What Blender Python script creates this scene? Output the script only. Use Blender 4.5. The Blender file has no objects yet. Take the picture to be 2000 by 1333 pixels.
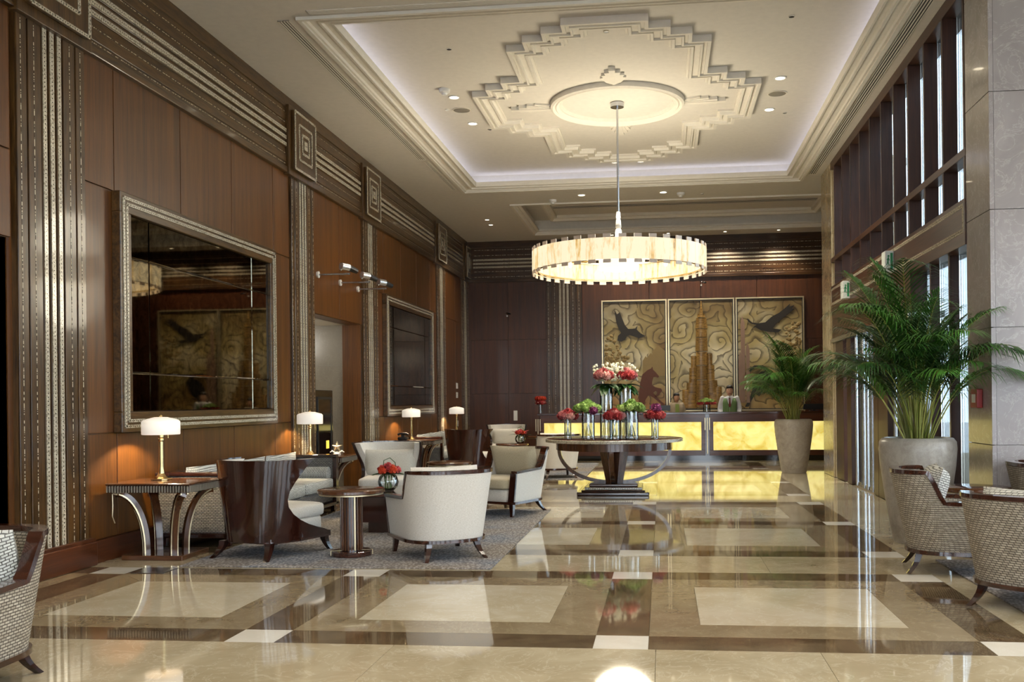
import bpy, math, random
from mathutils import Vector, Matrix
random.seed(7)
S = bpy.context.scene
COL = S.collection
PI = math.pi

# ------------------------------------------------------------------ camera
cam = bpy.data.cameras.new('camera')
camo = bpy.data.objects.new('camera', cam)
COL.objects.link(camo)
cam.sensor_width = 36.0
cam.lens = 1900.0 / 2000.0 * 36.0
cam.shift_x = -0.037
cam.shift_y = 0.0586
cam.clip_end = 200
camo.matrix_world = (Matrix.Translation((0, 0, 1.4)) @ Matrix.Rotation(math.atan(219 / 1900.0), 4, 'Z')
                     @ Matrix.Rotation(PI / 2, 4, 'X') @ Matrix.Rotation(-0.011, 4, 'Z'))
S.camera = camo

# ------------------------------------------------------------------ world, view
S.view_settings.view_transform = 'Standard'
S.view_settings.look = 'None'
S.view_settings.gamma = 1.0
S.view_settings.exposure = 0.0
S.view_settings.use_curve_mapping = False
try:
    S.cycles.use_denoising = True
    S.cycles.max_bounces = 5
    S.cycles.diffuse_bounces = 2
    S.cycles.glossy_bounces = 3
    S.cycles.transmission_bounces = 4
    S.cycles.transparent_max_bounces = 8
    S.cycles.use_adaptive_sampling = True
    S.cycles.adaptive_threshold = 0.12
    S.cycles.adaptive_min_samples = 16
    S.cycles.use_light_tree = False
    S.cycles.sample_clamp_indirect = 6.0
    S.cycles.caustics_reflective = False
    S.cycles.caustics_refractive = False
except Exception:
    pass
W = bpy.data.worlds.new('daylight')
S.world = W
W.use_nodes = True
bg = W.node_tree.nodes['Background']
bg.inputs['Color'].default_value = (0.80, 0.90, 1.0, 1)
bg.inputs['Strength'].default_value = 7.0
SPOT = 165.0       # watts of a ceiling downlight
WARM = (1.0, 0.92, 0.77)


# ------------------------------------------------------------------ colour / material helpers
def lin(r, g=None, b=None):
    if g is None:
        h = r.lstrip('#')
        r, g, b = int(h[0:2], 16), int(h[2:4], 16), int(h[4:6], 16)
    f = lambda c: (c / 255 / 12.92) if c / 255 <= 0.04045 else ((c / 255 + 0.055) / 1.055) ** 2.4
    return (f(r), f(g), f(b), 1.0)


class NT:
    def __init__(s, name):
        s.m = bpy.data.materials.new(name)
        s.m.use_nodes = True
        s.t = s.m.node_tree
        s.p = s.t.nodes['Principled BSDF']
        s.out = s.t.nodes['Material Output']

    def n(s, typ, **kw):
        nd = s.t.nodes.new(typ)
        for k, v in kw.items():
            if k.startswith('i_'):
                key = k[2:].replace('_', ' ')
                s.set(nd, key, v)
            else:
                setattr(nd, k, v)
        return nd

    def set(s, nd, key, v):
        sock = nd.inputs[int(key)] if key.isdigit() else nd.inputs[key]
        if isinstance(v, bpy.types.NodeSocket):
            s.t.links.new(v, sock)
        else:
            sock.default_value = v

    def pr(s, **kw):
        for k, v in kw.items():
            s.set(s.p, k.replace('_', ' '), v)
        return s

    def math(s, op, a, b=0.0, c=None):
        nd = s.t.nodes.new('ShaderNodeMath')
        nd.operation = op
        s.set(nd, '0', a)
        s.set(nd, '1', b)
        if c is not None:
            s.set(nd, '2', c)
        return nd.outputs[0]

    def coord(s, kind='Object', scale=(1, 1, 1), rnd=0.0):
        tc = s.n('ShaderNodeTexCoord')
        v = tc.outputs[kind]
        if rnd:
            oi = s.n('ShaderNodeObjectInfo')
            r = s.math('MULTIPLY', oi.outputs['Random'], rnd)
            cx = s.n('ShaderNodeCombineXYZ', i_X=r, i_Y=r, i_Z=r)
            ad = s.n('ShaderNodeVectorMath', operation='ADD')
            s.set(ad, '0', v)
            s.set(ad, '1', cx.outputs[0])
            v = ad.outputs[0]
        mp = s.n('ShaderNodeMapping')
        mp.inputs['Scale'].default_value = scale
        s.t.links.new(v, mp.inputs['Vector'])
        return mp.outputs[0]

    def noise(s, vec, scale=5.0, detail=4.0, rough=0.55, dist=0.0):
        nd = s.n('ShaderNodeTexNoise', i_Vector=vec, i_Scale=scale, i_Detail=detail, i_Roughness=rough, i_Distortion=dist)
        return nd.outputs[0]

    def ramp(s, fac, stops, interp='LINEAR'):
        nd = s.n('ShaderNodeValToRGB', i_Fac=fac)
        cr = nd.color_ramp
        cr.interpolation = interp
        while len(cr.elements) < len(stops):
            cr.elements.new(0.5)
        for e, (p, c) in zip(cr.elements, stops):
            e.position = p
            e.color = c if len(c) == 4 else (*c, 1)
        return nd.outputs[0]

    def mix(s, fac, a, b, mode='MIX'):
        nd = s.t.nodes.new('ShaderNodeMix')
        nd.data_type = 'RGBA'
        nd.blend_type = mode
        s.set(nd, '0', fac)
        s.set(nd, '6', a)
        s.set(nd, '7', b)
        return nd.outputs[2]

    def bump(s, h, strength=0.3, dist=0.01):
        nd = s.n('ShaderNodeBump', i_Height=h, i_Strength=strength, i_Distance=dist)
        s.t.links.new(nd.outputs[0], s.p.inputs['Normal'])
        return s


def plain(name, col, rough=0.5, metal=0.0, coat=0.0, spec=0.5):
    t = NT(name).pr(Base_Color=lin(col), Roughness=rough, Metallic=metal)
    t.p.inputs['Coat Weight'].default_value = coat
    t.p.inputs['Coat Roughness'].default_value = 0.05
    t.p.inputs['Specular IOR Level'].default_value = spec
    # slight tonal unevenness so that nothing is perfectly flat
    v = t.coord('Object', (6, 6, 6), 9.0)
    f = t.noise(v, 2.0, 3.0)
    c = t.mix(t.math('MULTIPLY', f, 0.14), lin(col), (0, 0, 0, 1))
    t.pr(Base_Color=c)
    return t.m


def wood(name, dark, light, axis='Z', rough=0.32, coat=0.25, across=9.0, along=0.5, figure=0.0, var=0.35):
    t = NT(name)
    t.p.inputs['Specular IOR Level'].default_value = 0.4
    sc = {'Z': (across, across, along), 'X': (along, across, across), 'Y': (across, along, across)}[axis]
    v = t.coord('Object', sc, 31.0)
    n1 = t.noise(v, 1.2, 3.0, 0.6, 0.6 + figure)
    n2 = t.noise(v, 9.0, 2.0, 0.6, 0.2)
    f = t.math('ADD', t.math('MULTIPLY', n1, 0.62), t.math('MULTIPLY', n2, 0.38))
    c = t.ramp(f, [(0.34, lin(dark)), (0.66, lin(light))])
    oi = t.n('ShaderNodeObjectInfo')
    k = t.math('MULTIPLY_ADD', oi.outputs['Random'], var, 1.0 - var / 2)
    hsv = t.n('ShaderNodeHueSaturation', i_Color=c, i_Value=k)
    t.pr(Base_Color=hsv.outputs[0], Roughness=rough)
    t.p.inputs['Coat Weight'].default_value = coat
    t.p.inputs['Coat Roughness'].default_value = 0.08
    t.bump(f, 0.06, 0.004)
    return t.m


def marble(name, base, vein, dark, rough=0.05, vs=1.0, veinamt=0.5, coat=0.3):
    t = NT(name)
    v = t.coord('Object', (1, 1, 1), 47.0)
    a = t.noise(v, 1.6 * vs, 4.0, 0.6, 1.2)
    b = t.noise(v, 3.2 * vs, 5.0, 0.65, 2.2)
    c = t.ramp(a, [(0.30, lin(dark)), (0.70, lin(base))])
    vm = t.ramp(t.math('ABSOLUTE', t.math('SUBTRACT', b, 0.5)), [(0.0, (1, 1, 1)), (0.022, (0, 0, 0))])
    c = t.mix(t.math('MULTIPLY', vm, veinamt), c, lin(vein))
    t.pr(Base_Color=c, Roughness=rough)
    t.p.inputs['Coat Weight'].default_value = coat
    t.p.inputs['Coat Roughness'].default_value = 0.03
    return t.m


def inlay_mat():
    # mother-of-pearl strip, cut into small pieces with a row of dark pegs; u = metres along, v = metres across
    t = NT('pearl_inlay')
    tc = t.n('ShaderNodeTexCoord')
    sp = t.n('ShaderNodeSeparateXYZ', i_0=tc.outputs['UV'])
    u, v = sp.outputs[0], sp.outputs[1]
    cu = t.math('SUBTRACT', t.math('FRACT', t.math('DIVIDE', u, 0.034)), 0.5)
    cv = t.math('DIVIDE', v, 0.034)
    r = t.math('SQRT', t.math('ADD', t.math('MULTIPLY', cu, cu), t.math('MULTIPLY', cv, cv)))
    dot = t.math('LESS_THAN', r, 0.17)
    vor = t.n('ShaderNodeTexVoronoi', i_Scale=70.0)
    t.t.links.new(tc.outputs['UV'], vor.inputs['Vector'])
    c = t.ramp(vor.outputs['Distance'], [(0.0, lin('d6ccb8')), (0.6, lin('b3a892')), (1.0, lin('7d7464'))])
    t.pr(Base_Color=t.mix(dot, c, lin('1a120c')), Roughness=0.22)
    t.p.inputs['Coat Weight'].default_value = 0.3
    return t.m


def dash_mat(wooddark):
    t = NT('pearl_thread')
    tc = t.n('ShaderNodeTexCoord')
    sp = t.n('ShaderNodeSeparateXYZ', i_0=tc.outputs['UV'])
    cx = t.n('ShaderNodeCombineXYZ', i_X=t.math('MULTIPLY', sp.outputs[0], 1.0))
    n = t.noise(cx.outputs[0], 22.0, 2.0, 0.7)
    f = t.math('GREATER_THAN', n, 0.5)
    t.pr(Base_Color=t.mix(f, lin(wooddark), lin('dccfb4')), Roughness=0.3)
    return t.m


def weave_mat(name, c1, c2, gap, bw=0.036, bh=0.0165, mort=0.0034):
    t = NT(name)
    tc = t.n('ShaderNodeTexCoord')
    br = t.n('ShaderNodeTexBrick', i_Vector=tc.outputs['UV'], i_Scale=1.0, i_Color1=lin(c1), i_Color2=lin(c2), i_Mortar=lin(gap))
    br.inputs['Mortar Size'].default_value = mort
    br.inputs['Mortar Smooth'].default_value = 0.7
    br.squash = 1.0
    br.inputs['Brick Width'].default_value = bw
    br.inputs['Row Height'].default_value = bh
    t.pr(Base_Color=br.outputs['Color'], Roughness=0.75)
    t.bump(t.math('SUBTRACT', 1.0, br.outputs['Fac']), 0.7, 0.004)
    return t.m


def linen_mat(name, c1, c2):
    t = NT(name)
    v = t.coord('UV', (1, 1, 1))
    sp = t.n('ShaderNodeMapping', i_Vector=v)
    sp.inputs['Scale'].default_value = (60, 420, 60)
    a = t.noise(sp.outputs[0], 1.0, 3.0)
    sq = t.n('ShaderNodeMapping', i_Vector=v)
    sq.inputs['Scale'].default_value = (420, 60, 60)
    b = t.noise(sq.outputs[0], 1.0, 3.0)
    f = t.math('MULTIPLY', t.math('ADD', a, b), 0.5)
    t.pr(Base_Color=t.ramp(f, [(0.38, lin(c2)), (0.62, lin(c1))]), Roughness=0.85)
    t.p.inputs['Sheen Weight'].default_value = 0.15
    t.bump(f, 0.25, 0.002)
    return t.m


def emit_mat(name, col, strength, col2=None, scale=3.0):
    t = NT(name)
    t.pr(Base_Color=lin(col), Roughness=0.5)
    t.p.inputs['Emission Strength'].default_value = strength
    if col2:
        v = t.coord('Object', (1, 1, 1), 13.0)
        n = t.noise(v, scale, 6.0, 0.65, 1.2)
        c = t.ramp(n, [(0.33, lin(col2)), (0.60, lin(col))])
        t.pr(Emission_Color=c, Base_Color=c)
    else:
        t.pr(Emission_Color=lin(col))
    return t.m


def glass_mat(name, tint='ffffff', refl=0.12):
    # clear pane: light passes straight through, the surface mirrors more at a grazing angle
    t = NT(name)
    tr = t.n('ShaderNodeBsdfTransparent', i_Color=lin(tint))
    gl = t.n('ShaderNodeBsdfGlossy', i_Roughness=0.02)
    lw = t.n('ShaderNodeLayerWeight', i_Blend=0.25)
    f = t.math('MULTIPLY_ADD', lw.outputs['Fresnel'], 0.8, refl * 0.4)
    mx = t.n('ShaderNodeMixShader', i_Fac=f)
    t.t.links.new(tr.outputs[0], mx.inputs[1])
    t.t.links.new(gl.outputs[0], mx.inputs[2])
    t.t.links.new(mx.outputs[0], t.out.inputs['Surface'])
    return t.m


M = {}
M['panel'] = wood('wall_veneer', '43260d', '6b4015', 'Z', 0.38, 0.08, 10, 0.35, 0.0, 0.2)
M['panelx'] = wood('back_veneer', '371d10', '55301a', 'Z', 0.36, 0.1, 10, 0.35, 0.0, 0.12)
M['rosewood'] = wood('rosewood_upright', '2a1b0c', '5f4322', 'Z', 0.3, 0.25, 5, 0.55, 1.6, 0.2)
M['rosewood_y'] = wood('rosewood_along', '2a1b0c', '5f4322', 'Y', 0.3, 0.25, 5, 0.55, 1.6, 0.2)
M['rosewood_x'] = wood('rosewood_across', '26170c', '4c321b', 'X', 0.3, 0.25, 5, 0.55, 1.6, 0.2)
M['screen'] = wood('screen_wood', '2e1c15', '4b2f23', 'Z', 0.38, 0.15, 8, 0.4, 0.8, 0.2)
M['screen_y'] = wood('screen_wood_along', '331f15', '523322', 'Y', 0.38, 0.15, 8, 0.4, 0.8, 0.2)
M['base'] = wood('baseboard_wood', '3a1c10', '5b3018', 'Y', 0.3, 0.3, 8, 0.4, 0.3, 0.1)
M['base_x'] = wood('baseboard_wood_across', '3a1c10', '5b3018', 'X', 0.3, 0.3, 8, 0.4, 0.3, 0.1)
M['dark'] = wood('dark_polished_wood', '1d0d09', '3b1c12', 'Z', 0.16, 0.8, 8, 0.5, 0.4, 0.1)
M['dark_x'] = wood('dark_polished_wood_across', '26120c', '4a2617', 'X', 0.16, 0.8, 8, 0.5, 0.4, 0.1)
M['walnut'] = wood('walnut_polished', '3a2012', '6a4227', 'Z', 0.2, 0.6, 8, 0.5, 0.5, 0.1)
M['walnut_x'] = wood('walnut_polished_across', '3a2012', '6a4227', 'X', 0.2, 0.6, 8, 0.5, 0.5, 0.1)
M['inlay'] = inlay_mat()
M['dash'] = dash_mat('35210f')
M['plaster'] = plain('ceiling_plaster', 'e0d9ce', 0.8, spec=0.2)
M['cream'] = plain('cream_plaster', 'e9e2d5', 0.75, spec=0.2)
M['f_light'] = marble('floor_cream_marble', 'c6b89b', 'e6dcc6', 'ab9b7c', 0.05, 1.0, 0.35)
M['f_panel'] = marble('floor_pale_marble', 'd6cbb4', 'efe7d6', 'c2b496', 0.05, 0.8, 0.3)
M['f_mid'] = marble('floor_tan_marble', 'a39377', 'c0b08f', '8d7c61', 0.05, 1.1, 0.35)
M['f_dark'] = marble('floor_brown_marble', '75634c', 'a8946f', '4c3d2c', 0.05, 1.7, 0.35)
M['f_white'] = marble('floor_white_marble', 'efe9dd', 'ffffff', 'e4dccb', 0.05, 1.0, 0.1)
M['grout'] = plain('floor_joint', '8f7f62', 0.6)
M['stone'] = marble('pillar_marble', 'aba3a0', 'd8d2cc', '98908e', 0.16, 0.9, 0.3)
M['stone_warm'] = marble('column_marble', 'b09c78', 'd8c8a6', '94815f', 0.2, 0.9, 0.3)
M['corr'] = marble('corridor_stone', '8d8373', 'aaa08f', '7b7162', 0.3, 0.8, 0.2)
M['linen'] = linen_mat('cream_linen', 'e9e3d8', 'c8beae')
M['linen2'] = linen_mat('ivory_cushion_linen', 'e6dfd0', 'c9bfab')
M['taupe'] = linen_mat('pale_gold_cushion_linen', 'c9bb9c', 'a99a7c')
M['weave'] = weave_mat('basket_weave', 'c2b7a3', '9f9482', '4d4238')
M['weave_d'] = weave_mat('grey_basket_weave', '8d8880', '77736d', '35312e', 0.036, 0.0165, 0.004)
M['weave_w'] = weave_mat('pale_basket_weave', 'd8d6cc', 'c3c1b8', '5a5650', 0.036, 0.0165, 0.0034)
M['brass'] = plain('polished_brass', 'd8bf8a', 0.18, 1.0)
M['steel'] = plain('brushed_steel', 'c9ccd2', 0.25, 1.0)
M['gold'] = plain('champagne_edge', 'd9c8a2', 0.3, 0.7)
M['black'] = plain('black_plastic', '141416', 0.35)
M['gloss'] = plain('gloss_black', '0c0c0d', 0.08, coat=0.5)
M['white'] = plain('white_enamel', 'e9e7e2', 0.4)
M['grey'] = plain('grey_grille', '8f887c', 0.6)
M['slot'] = plain('vent_slot', '2c2824', 0.7)
M['red'] = plain('red_plastic', '9c1f1c', 0.4)
M['glass'] = glass_mat('window_glass', 'e6eef2')
M['pot'] = marble('planter_stone', 'b0a89c', 'cdc4b6', '948b7e', 0.35, 5.0, 0.35, 0.0)
M['soil'] = plain('soil', '2b2119', 0.95)
M['shade'] = emit_mat('lamp_shade_glow', 'fff4e4', .42)
M['lens'] = emit_mat('downlight_lens', 'fff0cf', 9.0)
M['cove'] = emit_mat('cove_strip', 'dfe3ff', 5.0)
M['onyx'] = emit_mat('backlit_onyx', 'f3e690', .95, 'c9b04a', 2.6)
M['skin'] = plain('skin_tone', 'e3b598', 0.5)
M['skin2'] = plain('skin_tone_tan', 'd3a07c', 0.5)
M['lens'].cycles.emission_sampling = 'NONE'


# ------------------------------------------------------------------ mesh helpers
def link(o, parent=None):
    COL.objects.link(o)
    if parent is not None:
        o.parent = parent
    return o


def tag(o, label=None, cat=None, group=None, kind=None):
    if label:
        o['label'] = label
    if cat:
        o['category'] = cat
    if group:
        o['group'] = group
    if kind:
        o['kind'] = kind
    return o


def thing(name, label, cat, loc=(0, 0, 0), rz=0.0, group=None):
    o = bpy.data.objects.new(name, None)
    o.empty_display_size = 0.1
    link(o)
    o.location = loc
    o.rotation_euler = (0, 0, rz)
    return tag(o, label, cat, group)


class MB:
    def __init__(s):
        s.v, s.f, s.uv, s.mi = [], [], [], []

    def add(s, vs, fs, uvs=None, mi=0):
        b = len(s.v)
        s.v += [tuple(p) for p in vs]
        for k, f in enumerate(fs):
            s.f.append([b + i for i in f])
            s.mi.append(mi)
            if uvs is not None:
                s.uv.append([uvs[i] for i in f])
            else:
                s.uv.append(None)
        return s

    def box(s, a, b, mi=0):
        (x0, y0, z0), (x1, y1, z1) = a, b
        vs = [(x0, y0, z0), (x1, y0, z0), (x1, y1, z0), (x0, y1, z0), (x0, y0, z1), (x1, y0, z1), (x1, y1, z1), (x0, y1, z1)]
        return s.add(vs, [(0, 3, 2, 1), (4, 5, 6, 7), (0, 1, 5, 4), (1, 2, 6, 5), (2, 3, 7, 6), (3, 0, 4, 7)], None, mi)

    def prism(s, poly, z0, z1, mi=0):
        n = len(poly)
        vs = [(x, y, z0) for x, y in poly] + [(x, y, z1) for x, y in poly]
        fs = [tuple(reversed(range(n))), tuple(range(n, 2 * n))]
        fs += [(i, (i + 1) % n, n + (i + 1) % n, n + i) for i in range(n)]
        return s.add(vs, fs, None, mi)

    def lathe(s, prof, c=(0, 0, 0), n=32, mi=0, cap=True):
        vs, fs, uvs = [], [], []
        m = len(prof)
        for j, (r, z) in enumerate(prof):
            for i in range(n):
                a = 2 * PI * i / n
                vs.append((c[0] + r * math.cos(a), c[1] + r * math.sin(a), c[2] + z))
        for j in range(m - 1):
            for i in range(n):
                k = (i + 1) % n
                fs.append((j * n + i, j * n + k, (j + 1) * n + k, (j + 1) * n + i))
        if cap and prof[0][0] > 1e-4:
            fs.append(tuple(reversed(range(n))))
        if cap and prof[-1][0] > 1e-4:
            fs.append(tuple(range((m - 1) * n, m * n)))
        b = len(s.v)
        s.v += vs
        for f in fs:
            s.f.append([b + i for i in f])
            s.mi.append(mi)
            if len(f) == 4:
                pts = [vs[i] for i in f]
                rr = max(p[0] for p in prof)
                L = []
                for q, i in enumerate(f):
                    ii = i % n
                    if ii == 0 and q in (1, 2):
                        ii = n
                    L.append((2 * PI * ii / n * rr, vs[i][2]))
                s.uv.append(L)
            else:
                s.uv.append(None)
        return s

    def grid(s, rows, uvs=None, close=False, mi=0, flip=False):
        m, n = len(rows), len(rows[0])
        vs = [p for r in rows for p in r]
        fs = []
        for j in range(m - 1):
            for i in range(n - (0 if close else 1)):
                k = (i + 1) % n
                f = (j * n + i, j * n + k, (j + 1) * n + k, (j + 1) * n + i)
                fs.append(tuple(reversed(f)) if flip else f)
        if uvs is None:
            uvs = []
            for j in range(m):
                u = 0.0
                for i in range(n):
                    if i:
                        u += (Vector(rows[j][i]) - Vector(rows[j][i - 1])).length
                    uvs.append((u, (Vector(rows[j][i]) - Vector(rows[0][i])).length))
        return s.add(vs, fs, uvs, mi)

    def wall(s, outer, inner, mi=0):
        """closed thick sheet from two grids of the same size"""
        m, n = len(outer), len(outer[0])
        s.grid(outer, mi=mi)
        s.grid(inner, mi=mi, flip=True)
        s.grid([outer[-1], inner[-1]], mi=mi)
        s.grid([inner[0], outer[0]], mi=mi)
        s.grid([[r[0] for r in inner], [r[0] for r in outer]], mi=mi)
        s.grid([[r[-1] for r in outer], [r[-1] for r in inner]], mi=mi)
        return s

    def sweep(s, pts, w, h, up=(0, 0, 1), mi=0, closed=False, taper=None):
        """rectangular bar along a polyline: w sideways, h along up"""
        P = [Vector(p) for p in pts]
        n = len(P)
        rings = []
        for i in range(n):
            if closed:
                t = (P[(i + 1) % n] - P[i - 1])
            else:
                t = P[min(i + 1, n - 1)] - P[max(i - 1, 0)]
            t.normalize()
            U = Vector(up)
            side = t.cross(U)
            if side.length < 1e-4:
                side = t.cross(Vector((1, 0, 0)))
            side.normalize()
            u2 = side.cross(t).normalized()
            k = 1.0 if taper is None else taper[0] + (taper[1] - taper[0]) * i / (n - 1)
            a, b = side * (w * k / 2), u2 * (h * k / 2)
            rings.append([P[i] - a - b, P[i] + a - b, P[i] + a + b, P[i] - a + b])
        vs = [tuple(q) for r in rings for q in r]
        fs = []
        for i in range(n if closed else n - 1):
            j = (i + 1) % n
            for k in range(4):
                l = (k + 1) % 4
                fs.append((i * 4 + k, i * 4 + l, j * 4 + l, j * 4 + k))
        if not closed:
            fs.append((3, 2, 1, 0))
            e = (n - 1) * 4
            fs.append((e, e + 1, e + 2, e + 3))
        return s.add(vs, fs, None, mi)

    def tube(s, pts, r, n=8, mi=0, r1=None):
        P = [Vector(p) for p in pts]
        m = len(P)
        rows = []
        for i in range(m):
            t = (P[min(i + 1, m - 1)] - P[max(i - 1, 0)]).normalized()
            a = t.cross(Vector((0, 0, 1)))
            if a.length < 1e-3:
                a = t.cross(Vector((0, 1, 0)))
            a.normalize()
            b = a.cross(t).normalized()
            rr = r if r1 is None else r + (r1 - r) * i / max(1, m - 1)
            rows.append([tuple(P[i] + (a * math.cos(2 * PI * k / n) + b * math.sin(2 * PI * k / n)) * rr) for k in range(n)])
        bse = len(s.v)
        s.grid(rows, close=True, mi=mi)
        s.f.append([bse + i for i in reversed(range(n))]); s.mi.append(mi); s.uv.append(None)
        s.f.append([bse + (m - 1) * n + i for i in range(n)]); s.mi.append(mi); s.uv.append(None)
        return s

    def blob(s, c, h, e1=0.35, e2=0.35, nu=28, nv=14, mi=0, rot=None):
        """super-ellipsoid: cushions, heads, buds"""
        sg = lambda v, e: math.copysign(abs(v) ** e, v)
        rows = []
        for j in range(nv + 1):
            ph = -PI / 2 + PI * j / nv
            row = []
            for i in range(nu):
                a = 2 * PI * i / nu
                p = Vector((h[0] * sg(math.cos(ph), e1) * sg(math.cos(a), e2),
                            h[1] * sg(math.cos(ph), e1) * sg(math.sin(a), e2),
                            h[2] * sg(math.sin(ph), e1)))
                if rot is not None:
                    p = rot @ p
                row.append((c[0] + p.x, c[1] + p.y, c[2] + p.z))
            rows.append(row)
        vs = [p for r in rows for p in r]
        fs = []
        for j in range(nv):
            for i in range(nu):
                k = (i + 1) % nu
                fs.append((j * nu + i, j * nu + k, (j + 1) * nu + k, (j + 1) * nu + i))
        return s.add(vs, fs, None, mi)

    def mesh(s, name):
        me = bpy.data.meshes.new(name)
        me.from_pydata(s.v, [], s.f)
        uvl = me.uv_layers.new(name='UVMap')
        me.update()
        d = uvl.data
        for p, cu in zip(me.polygons, s.uv):
            if cu is not None:
                for li, q in zip(p.loop_indices, cu):
                    d[li].uv = q
            else:
                nx, ny, nz = abs(p.normal.x), abs(p.normal.y), abs(p.normal.z)
                for li in p.loop_indices:
                    co = me.vertices[me.loops[li].vertex_index].co
                    if nz >= nx and nz >= ny:
                        d[li].uv = (co.x, co.y)
                    elif nx >= ny:
                        d[li].uv = (co.y, co.z)
                    else:
                        d[li].uv = (co.x, co.z)
        return me

    def build(s, name, mats, parent=None, smooth=False, bevel=0.0, loc=None, angle=40):
        me = s.mesh(name)
        mats = mats if isinstance(mats, (list, tuple)) else [mats]
        for m in mats:
            me.materials.append(M[m] if isinstance(m, str) else m)
        if len(mats) > 1:
            for p, k in zip(me.polygons, s.mi):
                p.material_index = k
        if smooth:
            for p in me.polygons:
                p.use_smooth = True
            me.set_sharp_from_angle(angle=math.radians(angle))
        o = bpy.data.objects.new(name, me)
        link(o, parent)
        if loc:
            o.location = loc
        if bevel:
            b = o.modifiers.new('bevel', 'BEVEL')
            b.width = bevel
            b.segments = 2
            b.limit_method = 'ANGLE'
        return o


def box(name, a, b, mat, parent=None, bevel=0.0):
    return MB().box(a, b).build(name, mat, parent, bevel=bevel)


def strip(name, p, q, w, nrm, mat, parent, t=0.006):
    """raised strip from p to q, w wide, standing t proud along nrm, uv in metres (u along, v from the middle)"""
    p, q, nrm = Vector(p), Vector(q), Vector(nrm).normalized()
    d = (q - p)
    L = d.length
    side = nrm.cross(d.normalized()) * (w / 2)
    lo = [p - side, p + side, q + side, q - side]
    hi = [x + nrm * t for x in lo]
    mb = MB()
    mb.add([tuple(x) for x in hi], [(0, 3, 2, 1)], [(0, -w / 2), (0, w / 2), (L, w / 2), (L, -w / 2)])
    mb.add([tuple(x) for x in lo + hi], [(0, 1, 5, 4), (1, 2, 6, 5), (2, 3, 7, 6), (3, 0, 4, 7)],
           [(0, -w / 2), (0, w / 2), (L, w / 2), (L, -w / 2)] * 2)
    return mb.build(name, mat, parent)


def copy_tree(o, parent=None):
    c = o.copy()
    link(c, parent)
    for ch in list(o.children):
        copy_tree(ch, c)
    return c


def dup(root, loc, rz, label, group=None):
    r = copy_tree(root)
    r.location = loc
    r.rotation_euler = (0, 0, rz)
    r['label'] = label
    if group:
        r['group'] = group
    return r


def spot(parent, loc, power, size=2.1, col=WARM, blend=0.8, rad=0.06):
    L = bpy.data.lights.new('lamp_light', 'SPOT')
    L.energy = power
    L.color = col
    L.spot_size = size
    L.spot_blend = blend
    L.shadow_soft_size = rad
    o = bpy.data.objects.new('lamp_light', L)
    link(o, parent)
    o.location = loc
    return o


def point(parent, loc, power, col=WARM, rad=0.08):
    L = bpy.data.lights.new('lamp_light', 'POINT')
    L.energy = power
    L.color = col
    L.shadow_soft_size = rad
    o = bpy.data.objects.new('lamp_light', L)
    link(o, parent)
    o.location = loc
    return o

# ================================================================== SETTING
CZ = 5.56      # ceiling
TZ = 5.86      # raised tray
XL, XR, YB = -5.05, 3.0, 25.0


def struct(o):
    return tag(o, kind='structure')


# ---- floor: a slab that carries every marble tile as a piece of its own
fl = struct(box('floor', (-8.2, -5.2, -0.12), (8.2, 25.4, -0.012), 'grout'))
colW = [(-4.77, -4.46), (-2.585, -2.28), (-0.405, -0.092), (1.785, 2.095)]
rows = [('band', 1.42, 2.25), ('row', 2.25, 2.56), ('cell', 2.56, 4.19), ('row', 4.19, 4.50), ('band', 4.50, 5.48), ('row', 5.48, 5.79),
        ('cell', 5.79, 7.63), ('row', 7.63, 7.94), ('band', 7.94, 8.77), ('row', 8.77, 9.10), ('cell', 9.10, 10.98), ('row', 10.98, 11.28),
        ('cell', 11.28, 13.08), ('row', 13.08, 13.41), ('band', 13.41, 14.24), ('row', 14.24, 14.55), ('cell', 14.55, 16.40),
        ('row', 16.40, 16.71), ('cell', 16.71, 18.56), ('row', 18.56, 18.87), ('band', 18.87, 19.70), ('row', 19.70, 20.01), ('cell', 20.01, 21.86),
        ('row', 21.86, 22.17)]
GAP = 0.0012


def tile(poly, mat):
    cx = sum(p[0] for p in poly) / len(poly)
    cy = sum(p[1] for p in poly) / len(poly)
    q = []
    for x, y in poly:
        dx, dy = cx - x, cy - y
        q.append((x + math.copysign(GAP, dx) - cx, y + math.copysign(GAP, dy) - cy))
    o = MB().prism(q, -0.012, 0.0).build('tile', mat, fl)
    o.location = (cx, cy, 0)
    return o


def rect(x0, x1, y0, y1, mat):
    return tile([(x0, y0), (x1, y0), (x1, y1), (x0, y1)], mat)


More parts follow.
